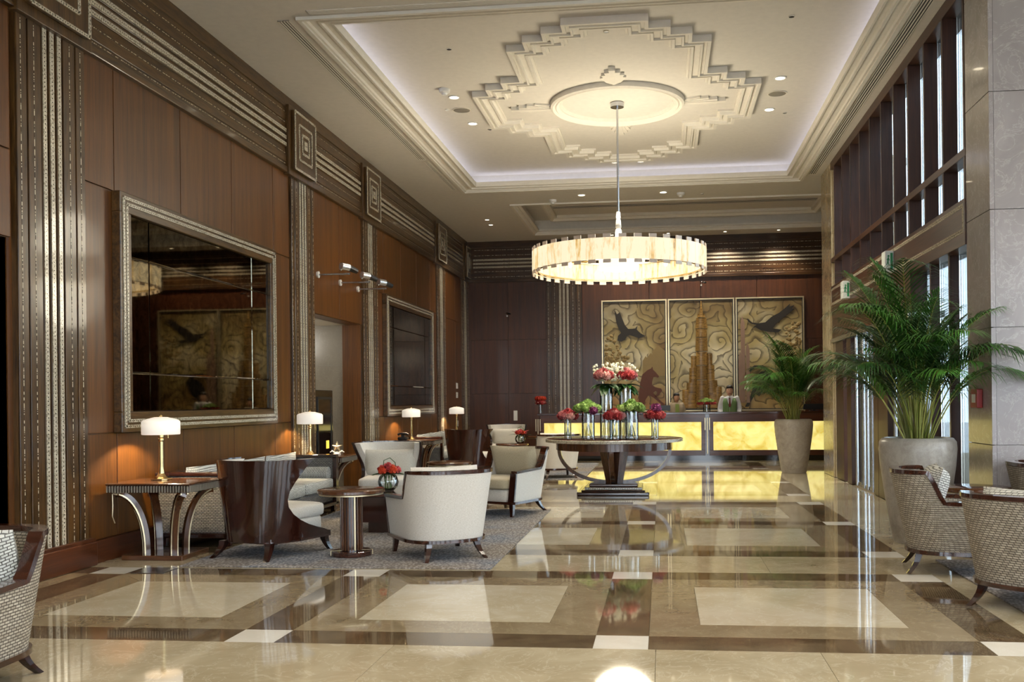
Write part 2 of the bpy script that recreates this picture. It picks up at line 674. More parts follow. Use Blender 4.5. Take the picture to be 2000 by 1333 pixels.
xs_cells = [(-5.0, -4.77)] + [(colW[i][1], colW[i + 1][0]) for i in range(3)]
for kind, y0, y1 in rows:
    if kind == 'band':
        xs = [-5.0, -3.4, -1.55, -0.05, 0.85, 2.095]
        for a, b in zip(xs[:-1], xs[1:]):
            rect(a, b, y0, y1, 'f_light')
        rect(2.095, 3.0, y0, y1, 'f_light')
    elif kind == 'row':
        for a, b in colW:
            rect(a, b, y0, y1, 'f_white')
        for a, b in xs_cells:
            rect(a, b, y0, y1, 'f_dark')
        rect(2.095, 3.0, y0, y1, 'f_light')
    else:
        for a, b in colW:
            rect(a, b, y0, y1, 'f_dark')
        rect(-5.0, -4.77, y0, y1, 'f_mid')
        rect(2.095, 3.0, y0, y1, 'f_light')
        for a, b in xs_cells[1:]:
            i = 0.313
            tile([(a, y0), (b, y0), (b - i, y0 + i), (a + i, y0 + i)], 'f_mid')
            tile([(b, y0), (b, y1), (b - i, y1 - i), (b - i, y0 + i)], 'f_mid')
            tile([(b, y1), (a, y1), (a + i, y1 - i), (b - i, y1 - i)], 'f_mid')
            tile([(a, y1), (a, y0), (a + i, y0 + i), (a + i, y1 - i)], 'f_mid')
            rect(a + i, b - i, y0 + i, y1 - i, 'f_panel')
for (x0, x1, y0, y1) in [(-5.0, -1.6, 22.17, 25), (-1.6, 1.8, 22.17, 25), (1.8, 4.25, 22.17, 25), (3.0, 4.25, 18.7, 22.17)]:
    rect(x0, x1, y0, y1, 'f_light')
rect(-5.0, -1.0, -5.0, 1.42, 'f_light')
rect(-1.0, 3.0, -5.0, 1.42, 'f_light')
for j in range(3):
    rect(3.0, 8.0, -5.0 + 4.77 * j, -.23 + 4.77 * j, 'f_light')
box('cover_plate', (-4.42, 7.66, 0.0), (-4.14, 7.93, 0.004), 'steel', fl)

# ---- ceiling with the raised tray and the far coffer
OX0, OX1, OY0, OY1 = -3.85, 2.68, 10.10, 18.93
KX0, KX1, KY0, KY1 = -3.1, 4.15, 20.35, 24.05
mb = MB()
T = 0.12
for (x0, x1, y0, y1) in [(-5.3, OX0, -5, 19.6), (OX1, 3.35, 9.96, 19.6), (OX1, 8.2, -5, 9.96), (OX0, OX1, -5, OY0), (OX0, OX1, OY1, 19.6),
                         (-5.3, KX0, 19.6, 25.3), (KX0, 4.4, 19.6, KY0), (KX0, 4.4, KY1, 25.3), (KX1, 4.4, KY0, KY1), (3.35, 4.4, 18.0, 19.6)]:
    mb.box((x0, y0, CZ), (x1, y1, CZ + T))
mb.box((OX0 - .15, OY0 - .15, TZ), (OX1 + .15, OY1 + .15, TZ + T))
for (x0, x1, y0, y1) in [(OX0 - .15, OX0, OY0 - .15, OY1 + .15), (OX1, OX1 + .15, OY0 - .15, OY1 + .15), (OX0, OX1, OY0 - .15, OY0), (OX0, OX1, OY1, OY1 + .15)]:
    mb.box((x0, y0, CZ + T), (x1, y1, TZ))
mb.box((KX0 - .1, KY0 - .1, CZ + .34), (KX1 + .1, KY1 + .1, CZ + .44))
for (x0, x1, y0, y1) in [(KX0 - .1, KX0, KY0, KY1), (KX1, KX1 + .1, KY0, KY1), (KX0, KX1, KY0 - .1, KY0), (KX0, KX1, KY1, KY1 + .1)]:
    mb.box((x0, y0, CZ + T), (x1, y1, CZ + .36))
ce = struct(mb.build('ceiling', 'plaster'))


def ring_rect(x0, x1, y0, y1, prof):
    """moulding around a rectangle; prof = (inset, z) closed section"""
    m = MB()
    R = []
    for i, z in prof:
        R.append([(x0 + i, y0 + i, z), (x1 - i, y0 + i, z), (x1 - i, y1 - i, z), (x0 + i, y1 - i, z)])
    n = len(prof)
    vs = [p for r in R for p in r]
    fs = []
    for a in range(n):
        b = (a + 1) % n
        for k in range(4):
            l = (k + 1) % 4
            fs.append((a * 4 + k, b * 4 + k, b * 4 + l, a * 4 + l))
    m.add(vs, fs)
    return m


prof = [(-0.02, CZ), (-0.02, CZ - .035), (.03, CZ - .035), (.03, CZ - .015), (.06, CZ - .015), (.075, CZ + .01), (.15, CZ + .025), (.16, CZ - .0),
        (.19, CZ - .0), (.20, CZ + .03), (.27, CZ + .04), (.275, CZ + .02), (.30, CZ + .02), (.31, CZ + .06), (.31, CZ + .11), (.28, CZ + .11), (.28, CZ + .08), (-.02, CZ + .08)]
ring_rect(OX0, OX1, OY0, OY1, prof).build('tray_moulding', 'cream', ce)
prof2 = [(-0.05, CZ), (-.05, CZ - .03), (0, CZ - .03), (.02, CZ + .02), (.06, CZ + .02), (.06, CZ + .05), (.12, CZ + .06), (.12, CZ + .10), (.0, CZ + .10)]
ring_rect(KX0, KX1, KY0, KY1, prof2).build('coffer_moulding', 'cream', ce)
prof3 = [(.45, CZ + .34), (.45, CZ + .22), (.5, CZ + .22), (.55, CZ + .27), (.62, CZ + .27), (.62, CZ + .34)]
ring_rect(KX0, KX1, KY0, KY1, prof3).build('coffer_moulding', 'cream', ce)
for i, (x0, x1, y0, y1) in enumerate([(OX0 + .06, OX0 + .11, OY0 + .2, OY1 - .2), (OX1 - .11, OX1 - .06, OY0 + .2, OY1 - .2), (OX0 + .2, OX1 - .2, OY0 + .06, OY0 + .11), (OX0 + .2, OX1 - .2, OY1 - .11, OY1 - .06)]):
    c = box('cove_light', (x0, y0, CZ + .085), (x1, y1, CZ + .10), 'cove')
    tag(c, ['cool white strip light hidden in the tray cove along the panelled wall', 'cool white strip light hidden in the tray cove along the slatted windows',
            'cool white strip light hidden in the tray cove nearest the camera', 'cool white strip light hidden in the tray cove towards the reception desk'][i], 'strip light')


def vent(x0, x1, y0, y1, z, along, label, n=3):
    o = thing('air_vent', label, 'vent', ((x0 + x1) / 2, (y0 + y1) / 2, z))
    hx, hy = (x1 - x0) / 2, (y1 - y0) / 2
    fr = MB()
    w = .012
    for a, b in [((-hx, -hy), (hx, -hy + w)), ((-hx, hy - w), (hx, hy)), ((-hx, -hy), (-hx + w, hy)), ((hx - w, -hy), (hx, hy))]:
        fr.box((*a, -.008), (*b, 0))
    fr.build('frame', 'cream', o)
    MB().box((-hx + w, -hy + w, -.002), (hx - w, hy - w, 0)).build('backing', 'slot', o)
    for k in range(1, n + 1):
        if along == 'y':
            x = -hx + 2 * hx * k / (n + 1)
            MB().box((x - .007, -hy, -.008), (x + .007, hy, -.001)).build('slat', 'cream', o)
        else:
            y = -hy + 2 * hy * k / (n + 1)
            MB().box((-hx, y - .007, -.008), (hx, y + .007, -.001)).build('slat', 'cream', o)
    return o


vent(-4.10, -3.97, 10.15, 16.3, CZ, 'y', 'long slotted air vent beside the tray moulding on the panelled wall side')
vent(-4.05, -3.95, 16.4, 18.75, CZ, 'y', 'short grey air vent continuing the slotted vent by the panelled wall')
vent(2.74, 2.88, 10.3, 18.5, CZ, 'y', 'long slotted air vent above the slatted timber windows')
vent(-3.7, 2.5, 9.93, 10.03, CZ, 'x', 'slotted air vent along the near edge of the ceiling tray')
vent(-2.6, 3.6, 22.35, 22.62, CZ + .34, 'x', 'wide dark air grille inside the far ceiling coffer', 2)

# stepped plaster outline, ring and fans inside the tray
MCX, MCY = -0.62, 14.6
quad = [(0.51, -3.33), (.51, -3.1), (.77, -3.1), (.77, -2.86), (1.03, -2.86), (1.03, -2.57), (1.27, -2.57), (1.27, -1.39), (1.54, -1.39), (1.54, -1.13), (1.80, -1.13), (1.80, -.85), (2.04, -.85)]
poly = quad + [(x, -y) for x, y in reversed(quad)] + [(-x, -y) for x, y in quad] + [(-x, y) for x, y in reversed(quad)]


def offset(P, d):
    n = len(P)
    out = []
    for i in range(n):
        a, b, c = Vector(P[i - 1]), Vector(P[i]), Vector(P[(i + 1) % n])
        e1, e2 = (b - a).normalized(), (c - b).normalized()
        n1, n2 = Vector((-e1.y, e1.x)), Vector((-e2.y, e2.x))
        q = b + (n1 + n2) * d if abs(e1.dot(e2)) < .5 else b + n1 * d
        out.append((q.x, q.y))
    return out


pf = [(0, 0), (0, -.085), (.045, -.085), (.05, -.06), (.09, -.06), (.095, -.09), (.12, -.09), (.125, -.06), (.20, -.045), (.205, -.075), (.24, -.075), (.25, -.03), (.28, -.03), (.28, 0)]
m = MB()
R = [[(MCX + x, MCY + y, TZ + z) for x, y in offset(poly, d)] for d, z in pf]
n = len(poly)
fs = []
for a in range(len(pf) - 1):
    for k in range(n):
        l = (k + 1) % n
        fs.append((a * n + k, (a + 1) * n + k, (a + 1) * n + l, a * n + l))
m.add([p for r in R for p in r], fs)
m.build('stepped_moulding', 'cream', ce)
m = MB().lathe([(1.0, 0), (1.0, -.07), (.965, -.085), (.93, -.06), (.91, -.075), (.87, -.04), (.84, -.045), (.82, 0)], n=72, cap=False)
m.build('ceiling_ring', 'cream', ce, smooth=True, angle=25, loc=(MCX, MCY, TZ))
for k in range(4):
    ang = k * PI / 2
    m = MB()
    for j, (lw, ll) in enumerate([(-.2, .26), (-.135, .38), (-.065, .5), (0, .62), (.065, .5), (.135, .38), (.2, .26)]):
        a2 = lw * 1.3
        base = Vector((lw * .35, -.98))
        d = Vector((math.sin(a2), -math.cos(a2)))
        s = Vector((d.y, -d.x))
        w0, w1 = .018, .045
        tip = base + d * ll
        z = -.03 - .028 * (3 - abs(j - 3)) / 3
        m.prism([tuple(base + s * w0), tuple(tip + s * w1), tuple(tip - s * w1), tuple(base - s * w0)], z, 0)
    o = m.build('fan_ornament', 'cream', ce, loc=(MCX, MCY, TZ))
    o.rotation_euler = (0, 0, ang)

# ---- left wall
HOLES = [(4.80, 7.03), (13.68, 15.98)]
DH = 2.72
mb = MB()
ys = [-5.2, 4.80, 7.03, 13.68, 15.98, 25.3]
for i in range(5):
    z0 = DH if i in (1, 3) else 0
    mb.box((-5.32, ys[i], z0), (XL, ys[i + 1], CZ + .1))
wl = struct(mb.build('wall_left', 'panel'))


def panel_l(y0, y1, z0, z1):
    g = .006
    return MB().box((XL, y0 + g, z0 + g), (XL + .02, y1 - g, z1 - g)).build('panel', 'panel', wl, bevel=.003)


def bay(edges, zs):
    for a, b in zip(edges[:-1], edges[1:]):
        for c, d in zip(zs[:-1], zs[1:]):
            panel_l(a, b, c, d)


ZR = [0.2, 1.15, 3.39, 4.56]
bay([8.01, 8.51, 9.77, 11.0, 12.23, 12.78], ZR)
bay([16.83, 17.3, 18.5, 19.7, 20.9, 21.45], ZR)
bay([22.29, 23.5, 24.76], ZR)
bay([13.66, 14.85, 15.99], [DH, 4.56])
bay([4.80, 5.9, 7.06], [DH, 3.41, 4.56])
bay([-0.6, 0.6, 1.8, 3.0, 3.92], ZR)
box('baseboard_left', (XL, 8.0, 0), (-4.99, 12.78, .2), 'base', wl)
box('baseboard_left', (XL, 16.8, 0), (-4.99, 25, .2), 'base', wl)
box('baseboard_left', (XL, -5, 0), (-4.99, 4.8, .2), 'base', wl)


def pilaster(y0, y1, parent=wl):
    c = (y0 + y1) / 2
    h = (y1 - y0) / 2
    p = box('pilaster', (XL, y0, 0), (XL + .035, y1, 4.56), 'rosewood', parent)
    X = XL + .035
    for a, b in [(-h + .01, -.33), (-.31, -.15), (.15, .31), (.33, h - .01)]:
        MB().box((X, c + a, .2), (X + .018, c + b, 4.55)).build('fillet', 'rosewood', p, bevel=.004)
    for d in (-.098, 0, .098):
        MB().box((X, c + d - .036, .2), (X + .012, c + d + .036, 4.55)).build('fillet', 'rosewood', p, bevel=.004)
        strip('inlay_band', (X + .012, c + d, .2), (X + .012, c + d, 4.55), .046 if d else .05, (1, 0, 0), 'inlay', p)
    for d in (-.405, -.24, .235, .39):
        strip('inlay_thread', (X + .018, c + d, .2), (X + .018, c + d, 4.55), .006, (1, 0, 0), 'dash', p, .002)
    MB().box((XL, y0 - .03, 0), (-4.94, y1 + .03, .21)).build('plinth', 'base', p, bevel=.01)
    MB().box((XL, y0 - .03, .205), (-4.955, y1 + .03, .24)).build('plinth', 'base', p, bevel=.008)
    return p


PIL = [(7.09, 8.01), (12.78, 13.66), (15.99, 16.83), (21.45, 22.29), (24.2, 25.0), (3.92, 4.80)]
for a, b in PIL:
    pilaster(a, b)
# frieze, crown and square blocks
fz = box('frieze', (XL, -5, 4.55), (-5.0, 25, 5.44), 'rosewood_y', wl)
MB().box((XL, -5, 4.52), (-4.975, 25, 4.60)).build('bottom_moulding', 'rosewood_y', fz, bevel=.01)
MB().box((XL, -5, 5.40), (-4.985, 25, CZ)).build('crown', 'rosewood_y', fz)
FC = 4.99
segs = [(-.5, 3.92), (4.80, 7.12), (8.0, 12.72), (13.62, 15.93), (16.84, 21.3), (22.2, 24.55)]
for a, b in segs:
    for d in (-.095, 0, .095):
        MB().box((-5.0, a, FC + d - .034), (-4.988, b, FC + d + .034)).build('fillet', 'rosewood_y', fz, bevel=.003)
        strip('inlay_band', (-4.988, a, FC + d), (-4.988, b, FC + d), .046 if d else .05, (1, 0, 0), 'inlay', fz)
    for a2, b2 in [(-.33, -.225), (.225, .33)]:
        MB().box((-5.0, a, FC + a2), (-4.99, b, FC + b2)).build('fillet', 'rosewood_y', fz, bevel=.003)
    for d in (-.35, -.21, .21, .35):
        strip('inlay_thread', (-5.0, a, FC + d), (-5.0, b, FC + d), .006, (1, 0, 0), 'dash', fz, .003)


def square_block(yc):
    b = MB().box((XL, yc - .5, 4.50), (-4.95, yc + .5, 5.44)).build('block', 'rosewood', wl, bevel=.006)
    MB().box((-4.95, yc - .41, FC - .40), (-4.905, yc + .41, FC + .40)).build('plate', 'rosewood', b, bevel=.008)
    X = -4.905
    for r in (.39, .24, .13):
        for (p, q) in [((X, yc - r, FC - r), (X, yc + r, FC - r)), ((X, yc + r, FC - r), (X, yc + r, FC + r)), ((X, yc + r, FC + r), (X, yc - r, FC + r)), ((X, yc - r, FC + r), (X, yc - r, FC - r))]:
            strip('inlay_band', p, q, .032, (1, 0, 0), 'inlay', b, .008)
    strip('inlay_patch', (X, yc - .06, FC), (X, yc + .06, FC), .12, (1, 0, 0), 'inlay', b, .008)


for a, b in [(7.09, 8.01), (12.66, 13.56), (15.86, 16.86), (21.15, 22.2), (24.35, 25.3), (3.92, 4.80)]:
    square_block(min((a + b) / 2, 24.9))

# door recesses
corr = MB()
corr.box((-9, 15.98, 0), (-5.36, 16.2, DH))
corr.box((-9, 13.45, 0), (-5.36, 13.66, DH))
corr.box((-9.2, 13.45, 0), (-9, 16.2, DH))
wc = struct(corr.build('wall_corridor', 'corr'))
for z in (.62, 2.05):
    box('stone_joint', (-9, 15.974, z - .004), (-5.36, 15.981, z + .004), 'grey', wc)
struct(box('ceiling_corridor', (-9.2, 13.45, DH), (-5.3, 16.2, DH + .1), 'plaster'))
struct(box('floor_corridor', (-9.2, 4.6, -.1), (-5.0, 16.2, -.003), 'f_mid'))
struct(box('trim_1', (-5.36, 15.94, 0), (XL, 16.0, DH), 'panel'))
struct(box('trim_2', (-5.36, 13.66, 0), (XL, 13.7, DH), 'panel'))
nr = MB()
nr.box((-7, 7.03, 0), (-5.06, 7.2, DH)).box((-7, 4.6, 0), (-5.3, 4.8, DH)).box((-7.1, 4.6, 0), (-7, 7.2, DH)).box((-7, 4.6, DH), (-5.3, 7.2, DH + .1))
struct(nr.build('wall_recess', 'panelx'))

# ---- back wall
wb = struct(box('wall_back', (-5.3, YB, 0), (4.4, YB + .2, CZ + .1), 'panelx'))
for (x0, x1, z0, z1) in [(-4.95, -3.95, .2, 1.6), (-3.95, -2.95, .2, 1.6), (-4.95, -3.95, 1.6, 3.0), (-3.95, -2.95, 1.6, 3.0), (-4.95, -3.95, 3.0, 4.55), (-3.95, -2.95, 3.0, 4.55),
                         (-2.02, -.3, .2, 4.55), (-.3, 1.0, 3.97, 4.55), (1.0, 2.4, 3.97, 4.55), (2.4, 4.2, 2.9, 4.55), (-.3, 4.2, .2, 2.9), (-.3, 2.4, 2.9, 3.97)]:
    MB().box((x0 + .006, YB - .02, z0 + .006), (x1 - .006, YB, z1 - .006)).build('panel', 'panelx', wb, bevel=.003)
pb = box('pilaster', (-2.93, YB - .035, 0), (-2.04, YB, 4.55), 'rosewood', wb)
pc = -2.485
for a, b in [(-.43, -.33), (-.31, -.15), (.15, .31), (.33, .43)]:
    MB().box((pc + a, YB - .05, .2), (pc + b, YB - .035, 4.55)).build('fillet', 'rosewood', pb, bevel=.004)
for d in (-.098, 0, .098):
    strip('inlay_band', (pc + d, YB - .035, .2), (pc + d, YB - .035, 4.55), .05, (0, -1, 0), 'inlay', pb, .01)
for d in (-.405, -.24, .235, .39):
    strip('inlay_thread', (pc + d, YB - .05, .2), (pc + d, YB - .05, 4.55), .008, (0, -1, 0), 'dash', pb, .002)
fb = box('frieze', (-5, YB - .05, 4.55), (4.25, YB, 5.44), 'rosewood_x', wb)
MB().box((-5, YB - .07, 4.50), (4.25, YB, 4.58)).build('bottom_moulding', 'rosewood_x', fb, bevel=.01)
MB().box((-5, YB - .07, 5.40), (4.25, YB, CZ)).build('crown', 'rosewood_x', fb)
for d in (-.095, 0, .095):
    strip('inlay_band', (-4.85, YB - .05, FC + d), (4.2, YB - .05, FC + d), .046, (0, -1, 0), 'inlay', fb, .012)
for d in (-.35, -.21, .21, .35):
    strip('inlay_thread', (-4.85, YB - .05, FC + d), (4.2, YB - .05, FC + d), .008, (0, -1, 0), 'dash', fb, .004)

# ---- right wall: marble piers and the slatted timber window screen
struct(box('wall_right', (4.25, 18.6, 0), (4.4, 25.3, CZ + .1), 'panelx'))
pn = struct(box('pillar_near', (3.03, 9.34, 0), (8.1, 9.96, CZ + .1), 'stone'))
zs = [0, .95, 2.03, 3.11, 4.19, 5.27, CZ]
for a, b in zip(zs[:-1], zs[1:]):
    MB().box((3.0, 9.31, a + .003), (3.04, 10.0, b - .003)).build('stone_slab', 'stone', pn, bevel=.002)
    for k in range(3):
        MB().box((3.04 + 1.2 * k + .002, 9.31, a + .003), (4.24 + 1.2 * k - .002, 9.35, b - .003)).build('stone_slab', 'stone', pn, bevel=.002)
pf_ = struct(box('pillar_far', (3.03, 17.66, 0), (4.25, 18.66, CZ + .1), 'stone_warm'))
for a, b in zip([0, 1.1, 2.95, 4.3], [1.1, 2.95, 4.3, CZ]):
    MB().box((3.0, 17.64, a + .003), (3.04, 18.68, b - .003)).build('stone_slab', 'stone_warm', pf_, bevel=.002)
    MB().box((3.04, 17.62, a + .003), (3.9, 17.67, b - .003)).build('stone_slab', 'stone_warm', pf_, bevel=.002)
Y0, Y1 = 10.0, 17.64
GX = 3.15
wr = struct(box('window_1', (3.0, Y0, 5.42), (3.3, Y1, CZ + .1), 'screen_y'))
fins = [10.03 + .728 * k for k in range(11)]
for y in fins:
    MB().box((3.0, y, 3.36), (GX, y + .05, 5.42)).build('fin', 'screen', wr, bevel=.003)
for y in fins[:6]:
    MB().box((3.05, y, 0), (GX, y + .05, 2.9)).build('fin', 'screen', wr, bevel=.003)
MB().box((2.995, Y0, 3.78), (GX, Y1, 3.86)).build('rail', 'screen_y', wr, bevel=.003)
tr = MB().box((2.985, Y0, 2.9), (3.28, Y1, 3.36)).build('transom', 'screen_y', wr, bevel=.004)
for z in (3.295, 3.045):
    strip('inlay_band', (2.985, Y0 + .05, z), (2.985, Y1 - .02, z), .042, (-1, 0, 0), 'inlay', tr, .004)
for y in (Y0 + .055, Y1 - .03):
    strip('inlay_band', (2.985, y, 3.06), (2.985, y, 3.28), .042, (-1, 0, 0), 'inlay', tr, .004)
for k in range(10):
    MB().box((GX - .006, fins[k] + .05, 3.37), (GX + .006, fins[k + 1], 5.42)).build('pane', 'glass', wr)
for k in range(3):
    MB().box((GX - .006, fins[k] + .05, .06), (GX + .006, fins[k + 1], 2.9)).build('pane', 'glass', wr)
MB().box((3.05, Y0, 0), (3.25, 12.2, .06)).build('sill', 'screen_y', wr)
# entrance doors under a canopy
d1 = struct(thing('door_1', 'glazed timber and steel entrance doors', 'door'))
del d1['category']
MB().box((2.97, 12.2, 2.36), (3.4, 17.6, 2.44)).build('canopy', 'steel', d1, bevel=.006)
MB().box((3.0, 12.2, 2.44), (3.2, 17.64, 2.92)).build('header', 'screen_y', d1)
for y, w in [(12.2, .3), (13.55, .58), (14.15, .3), (16.1, .35), (16.75, .7)]:
    MB().box((3.02, y, 0), (3.16, y + w, 2.36)).build('jamb_panel', 'screen', d1, bevel=.003)
for y in (12.6, 13.2, 14.6, 14.95, 15.2, 15.75):
    MB().tube([(3.04, y, .02), (3.04, y, 2.36)], .022, 10).build('steel_post', 'steel', d1, smooth=True)
for (a, b) in [(12.5, 13.55), (14.45, 15.2), (15.2, 16.1)]:
    MB().box((3.10, a, .02), (3.112, b, 2.36)).build('pane', 'glass', d1)
    MB().box((3.09, a, .0), (3.13, b, .07)).build('kick_rail', 'steel', d1)
# what the windows look out on, and the rest of the hall behind the camera
struct(box('ground_outside', (3.3, -30, -.25), (60, 60, -.13), 'corr'))
mb = MB()
for y in (-5, -1.6, 1.8, 5.2, 8.6):
    mb.box((8.0, y, 0), (8.2, y + .75, CZ))
mb.box((8.0, -5.2, 0), (8.2, 9.35, .3)).box((8.0, -5.2, 4.6), (8.2, 9.35, CZ))
struct(mb.build('window_2', 'screen'))
mb = MB()
for x in (-5.3, -2.6, .6, 3.8, 7.4):
    mb.box((x, -5.2, 0), (x + .8, -5.0, CZ))
mb.box((-5.3, -5.2, 4.6), (8.2, -5.0, CZ)).box((-5.3, -5.2, 0), (8.2, -5.0, .2))
struct(mb.build('window_3', 'screen'))

# ================================================================== FIXTURES
def downlight(x, y, z, label, group=None, r=.085, power=SPOT):
    o = thing('ceiling_light', label, 'downlight', (x, y, z), 0, group)
    MB().lathe([(r, 0), (r, -.012), (r * .78, -.012), (r * .78, -.002)], n=24, cap=False).build('trim_ring', 'white', o, smooth=True)
    MB().lathe([(0, -.004), (r * .78, -.004)], n=24, cap=False).build('lens', 'lens', o)
    spot(o, (0, 0, -.03), power)
    return o


for x, y, l in [(-2.97, 13.97, 'nearer glowing downlight in the tray beside the panelled-wall speaker grille'), (-2.96, 15.33, 'farther glowing downlight in the tray beside the panelled-wall speaker grille'),
                (1.68, 13.8, 'nearer glowing downlight in the tray on the slatted-window side'), (1.69, 15.28, 'farther glowing downlight in the tray on the slatted-window side')]:
    downlight(x, y, TZ, l)
downlight(-.83, 18.2, TZ, 'left of the two small downlights in the tray above the chandelier rod')
downlight(-.35, 18.2, TZ, 'right of the two small downlights in the tray above the chandelier rod')
downlight(-1.57, 19.6, CZ, 'left downlight on the strip between tray and far coffer')
downlight(.07, 19.6, CZ, 'right downlight on the strip between tray and far coffer')
downlight(-3.92, 21.9, CZ, 'nearer tiny downlight in the far corner by the panelled wall', r=.06)
downlight(-3.95, 22.55, CZ, 'farther tiny downlight in the far corner by the panelled wall', r=.06)
for k, (x, y) in enumerate([(-3.2, 7.3), (-.6, 7.3), (1.9, 7.3), (-3.2, 4.2), (-.6, 4.2), (1.9, 4.2), (-3.2, 1), (-.6, 1), (1.9, 1), (5.2, 7), (5.2, 3)]):  # unseen downlights, added to light the near end of the hall
    downlight(x, y, CZ, 'unseen round downlight added above and behind the camera to light the near hall', 'added downlights above the camera')
for k, x in enumerate((-1.2, .2, 1.6, 2.9)):
    downlight(x, 24.45, CZ, 'small downlight washing the painted mural from the ceiling edge', 'mural wall washers', r=.05, power=230)


def disc(name, x, y, z, r, mat, label, cat, prof=None, mat2=None):
    o = thing(name, label, cat, (x, y, z))
    MB().lathe(prof or [(0, -.008), (r * .9, -.008), (r, 0)], n=28, cap=False).build('grille' if name == 'ceiling_speaker' else 'housing', mat, o, smooth=True)
    MB().lathe([(r, 0), (r * 1.02, -.012), (r * .9, -.012), (r * .9, -.006)], n=28, cap=False).build('rim', mat2 or 'cream', o, smooth=True)
    return o


disc('ceiling_speaker', -2.99, 14.6, TZ, .14, 'grey', 'round grey speaker grille in the tray on the panelled-wall side', 'speaker')
disc('ceiling_speaker', 1.72, 14.5, TZ, .14, 'grey', 'round grey speaker grille in the tray on the slatted-window side', 'speaker')
SM = [(0, -.085), (.035, -.085), (.045, -.06), (.075, -.045), (.08, 0)]
disc('smoke_detector', -3.03, 13.6, TZ, .08, 'white', 'white domed smoke detector in the tray next to a downlight', 'smoke detector', SM, 'white')
disc('smoke_detector', -2.2, 20.0, CZ, .08, 'white', 'white domed smoke detector left of the rod near the far coffer', 'smoke detector', SM, 'white')
disc('smoke_detector', .42, 19.75, CZ, .08, 'white', 'white domed smoke detector right of the rod near the far coffer', 'smoke detector', SM, 'white')
for x, y, z, l in [(-2.62, 12.05, TZ, 'small black ceiling socket near the front left tray corner'), (-.62, 11.75, TZ, 'small black ceiling socket inside the stepped moulding'),
                   (1.55, 11.6, TZ, 'small black ceiling socket near the front right of the tray'), (-2.75, 15.7, TZ, 'small black ceiling socket behind the left downlights'),
                   (1.95, 15.5, TZ, 'small black ceiling socket behind the right downlights'), (-3.2, 14.55, TZ, 'small white ceiling sensor beside the left speaker grille'), (.85, 19.9, CZ, 'small dark ceiling socket right of the far smoke detector')]:
    disc('ceiling_socket', x, y, z, .035, 'white' if 'sensor' in l else 'black', l, 'socket')

# arm lights: three above the doorway, two on the back wall
def arm_light(x, y, z, rz, label, group=None):
    o = thing('arm_light', label, 'spotlight', (x, y, z), rz, group)
    MB().lathe([(.0, 0), (.045, 0), (.05, .03), (.0, .03)], n=20).build('wall_plate', 'white', o, smooth=True).rotation_euler = (0, PI / 2, 0)
    MB().tube([(.02, 0, 0), (.5, 0, .0)], .014, 10).build('arm', 'steel', o, smooth=True)
    h = MB().tube([(.36, .0, .05), (.40, .05, .12), (.38, .13, .13)], .012, 8).build('yoke', 'steel', o, smooth=True)
    MB().tube([(.36, .02, .12), (.44, .13, .11)], .055, 14).build('head', 'steel', o, smooth=True)
    MB().tube([(.44, .13, .11), (.52, .26, .07)], .05, 14, r1=.04).build('barrel', 'black', o, smooth=True)
    return o


for y, l in [(13.85, 'steel arm spotlight above the doorway nearest the tall mirror'), (14.85, 'middle steel arm spotlight above the doorway'), (15.75, 'steel arm spotlight above the doorway beside the third pilaster')]:
    arm_light(-5.03, y, 3.30, 0, l, 'arm spotlights above the doorway')
arm_light(-3.97, YB - .02, 3.62, -PI / 2, 'small steel spotlight on the back wall left of the mural').scale = (.45,) * 3
arm_light(1.02, YB - .02, 4.3, -PI / 2, 'small steel spotlight on the wall above the mural').scale = (.45,) * 3
o = thing('dome_camera', 'white dome camera on the doorway recess ceiling', 'camera', (-5.6, 14.6, DH))
MB().lathe([(.09, 0), (.085, -.05), (.06, -.06)], n=24).build('housing', 'white', o, smooth=True)
MB().blob((0, 0, -.065), (.05, .05, .05), 1, 1).build('dome', 'gloss', o, smooth=True)
point(o, (-.9, 0, -.25), 35, (1, .95, .85))  # added light for the corridor, no fixture of its own; the camera only carries it
for z, l in [(1.80, 'uppermost white switch plate on the panelled wall by the far corner'), (1.57, 'second white switch plate down on the panelled wall by the far corner'), (.87, 'lowest white socket plate on the panelled wall by the far corner')]:
    o = thing('switch_plate', l, 'switch', (-5.03, 23.6, z))
    MB().box((0, -.09, -.07), (.012, .09, .07)).build('plate', 'white', o, bevel=.004)
    MB().box((.012, -.03, -.035), (.018, .03, .035)).build('rocker', 'white', o, bevel=.002)
o = thing('switch_plate', 'tall white switch plate on the back wall left of the desk', 'switch', (-3.78, YB - .02, 1.03))
MB().box((-.05, -.012, -.13), (.05, 0, .13)).build('plate', 'white', o, bevel=.004)
MB().box((-.02, -.018, -.09), (.02, -.012, .09)).build('rocker', 'white', o, bevel=.002)

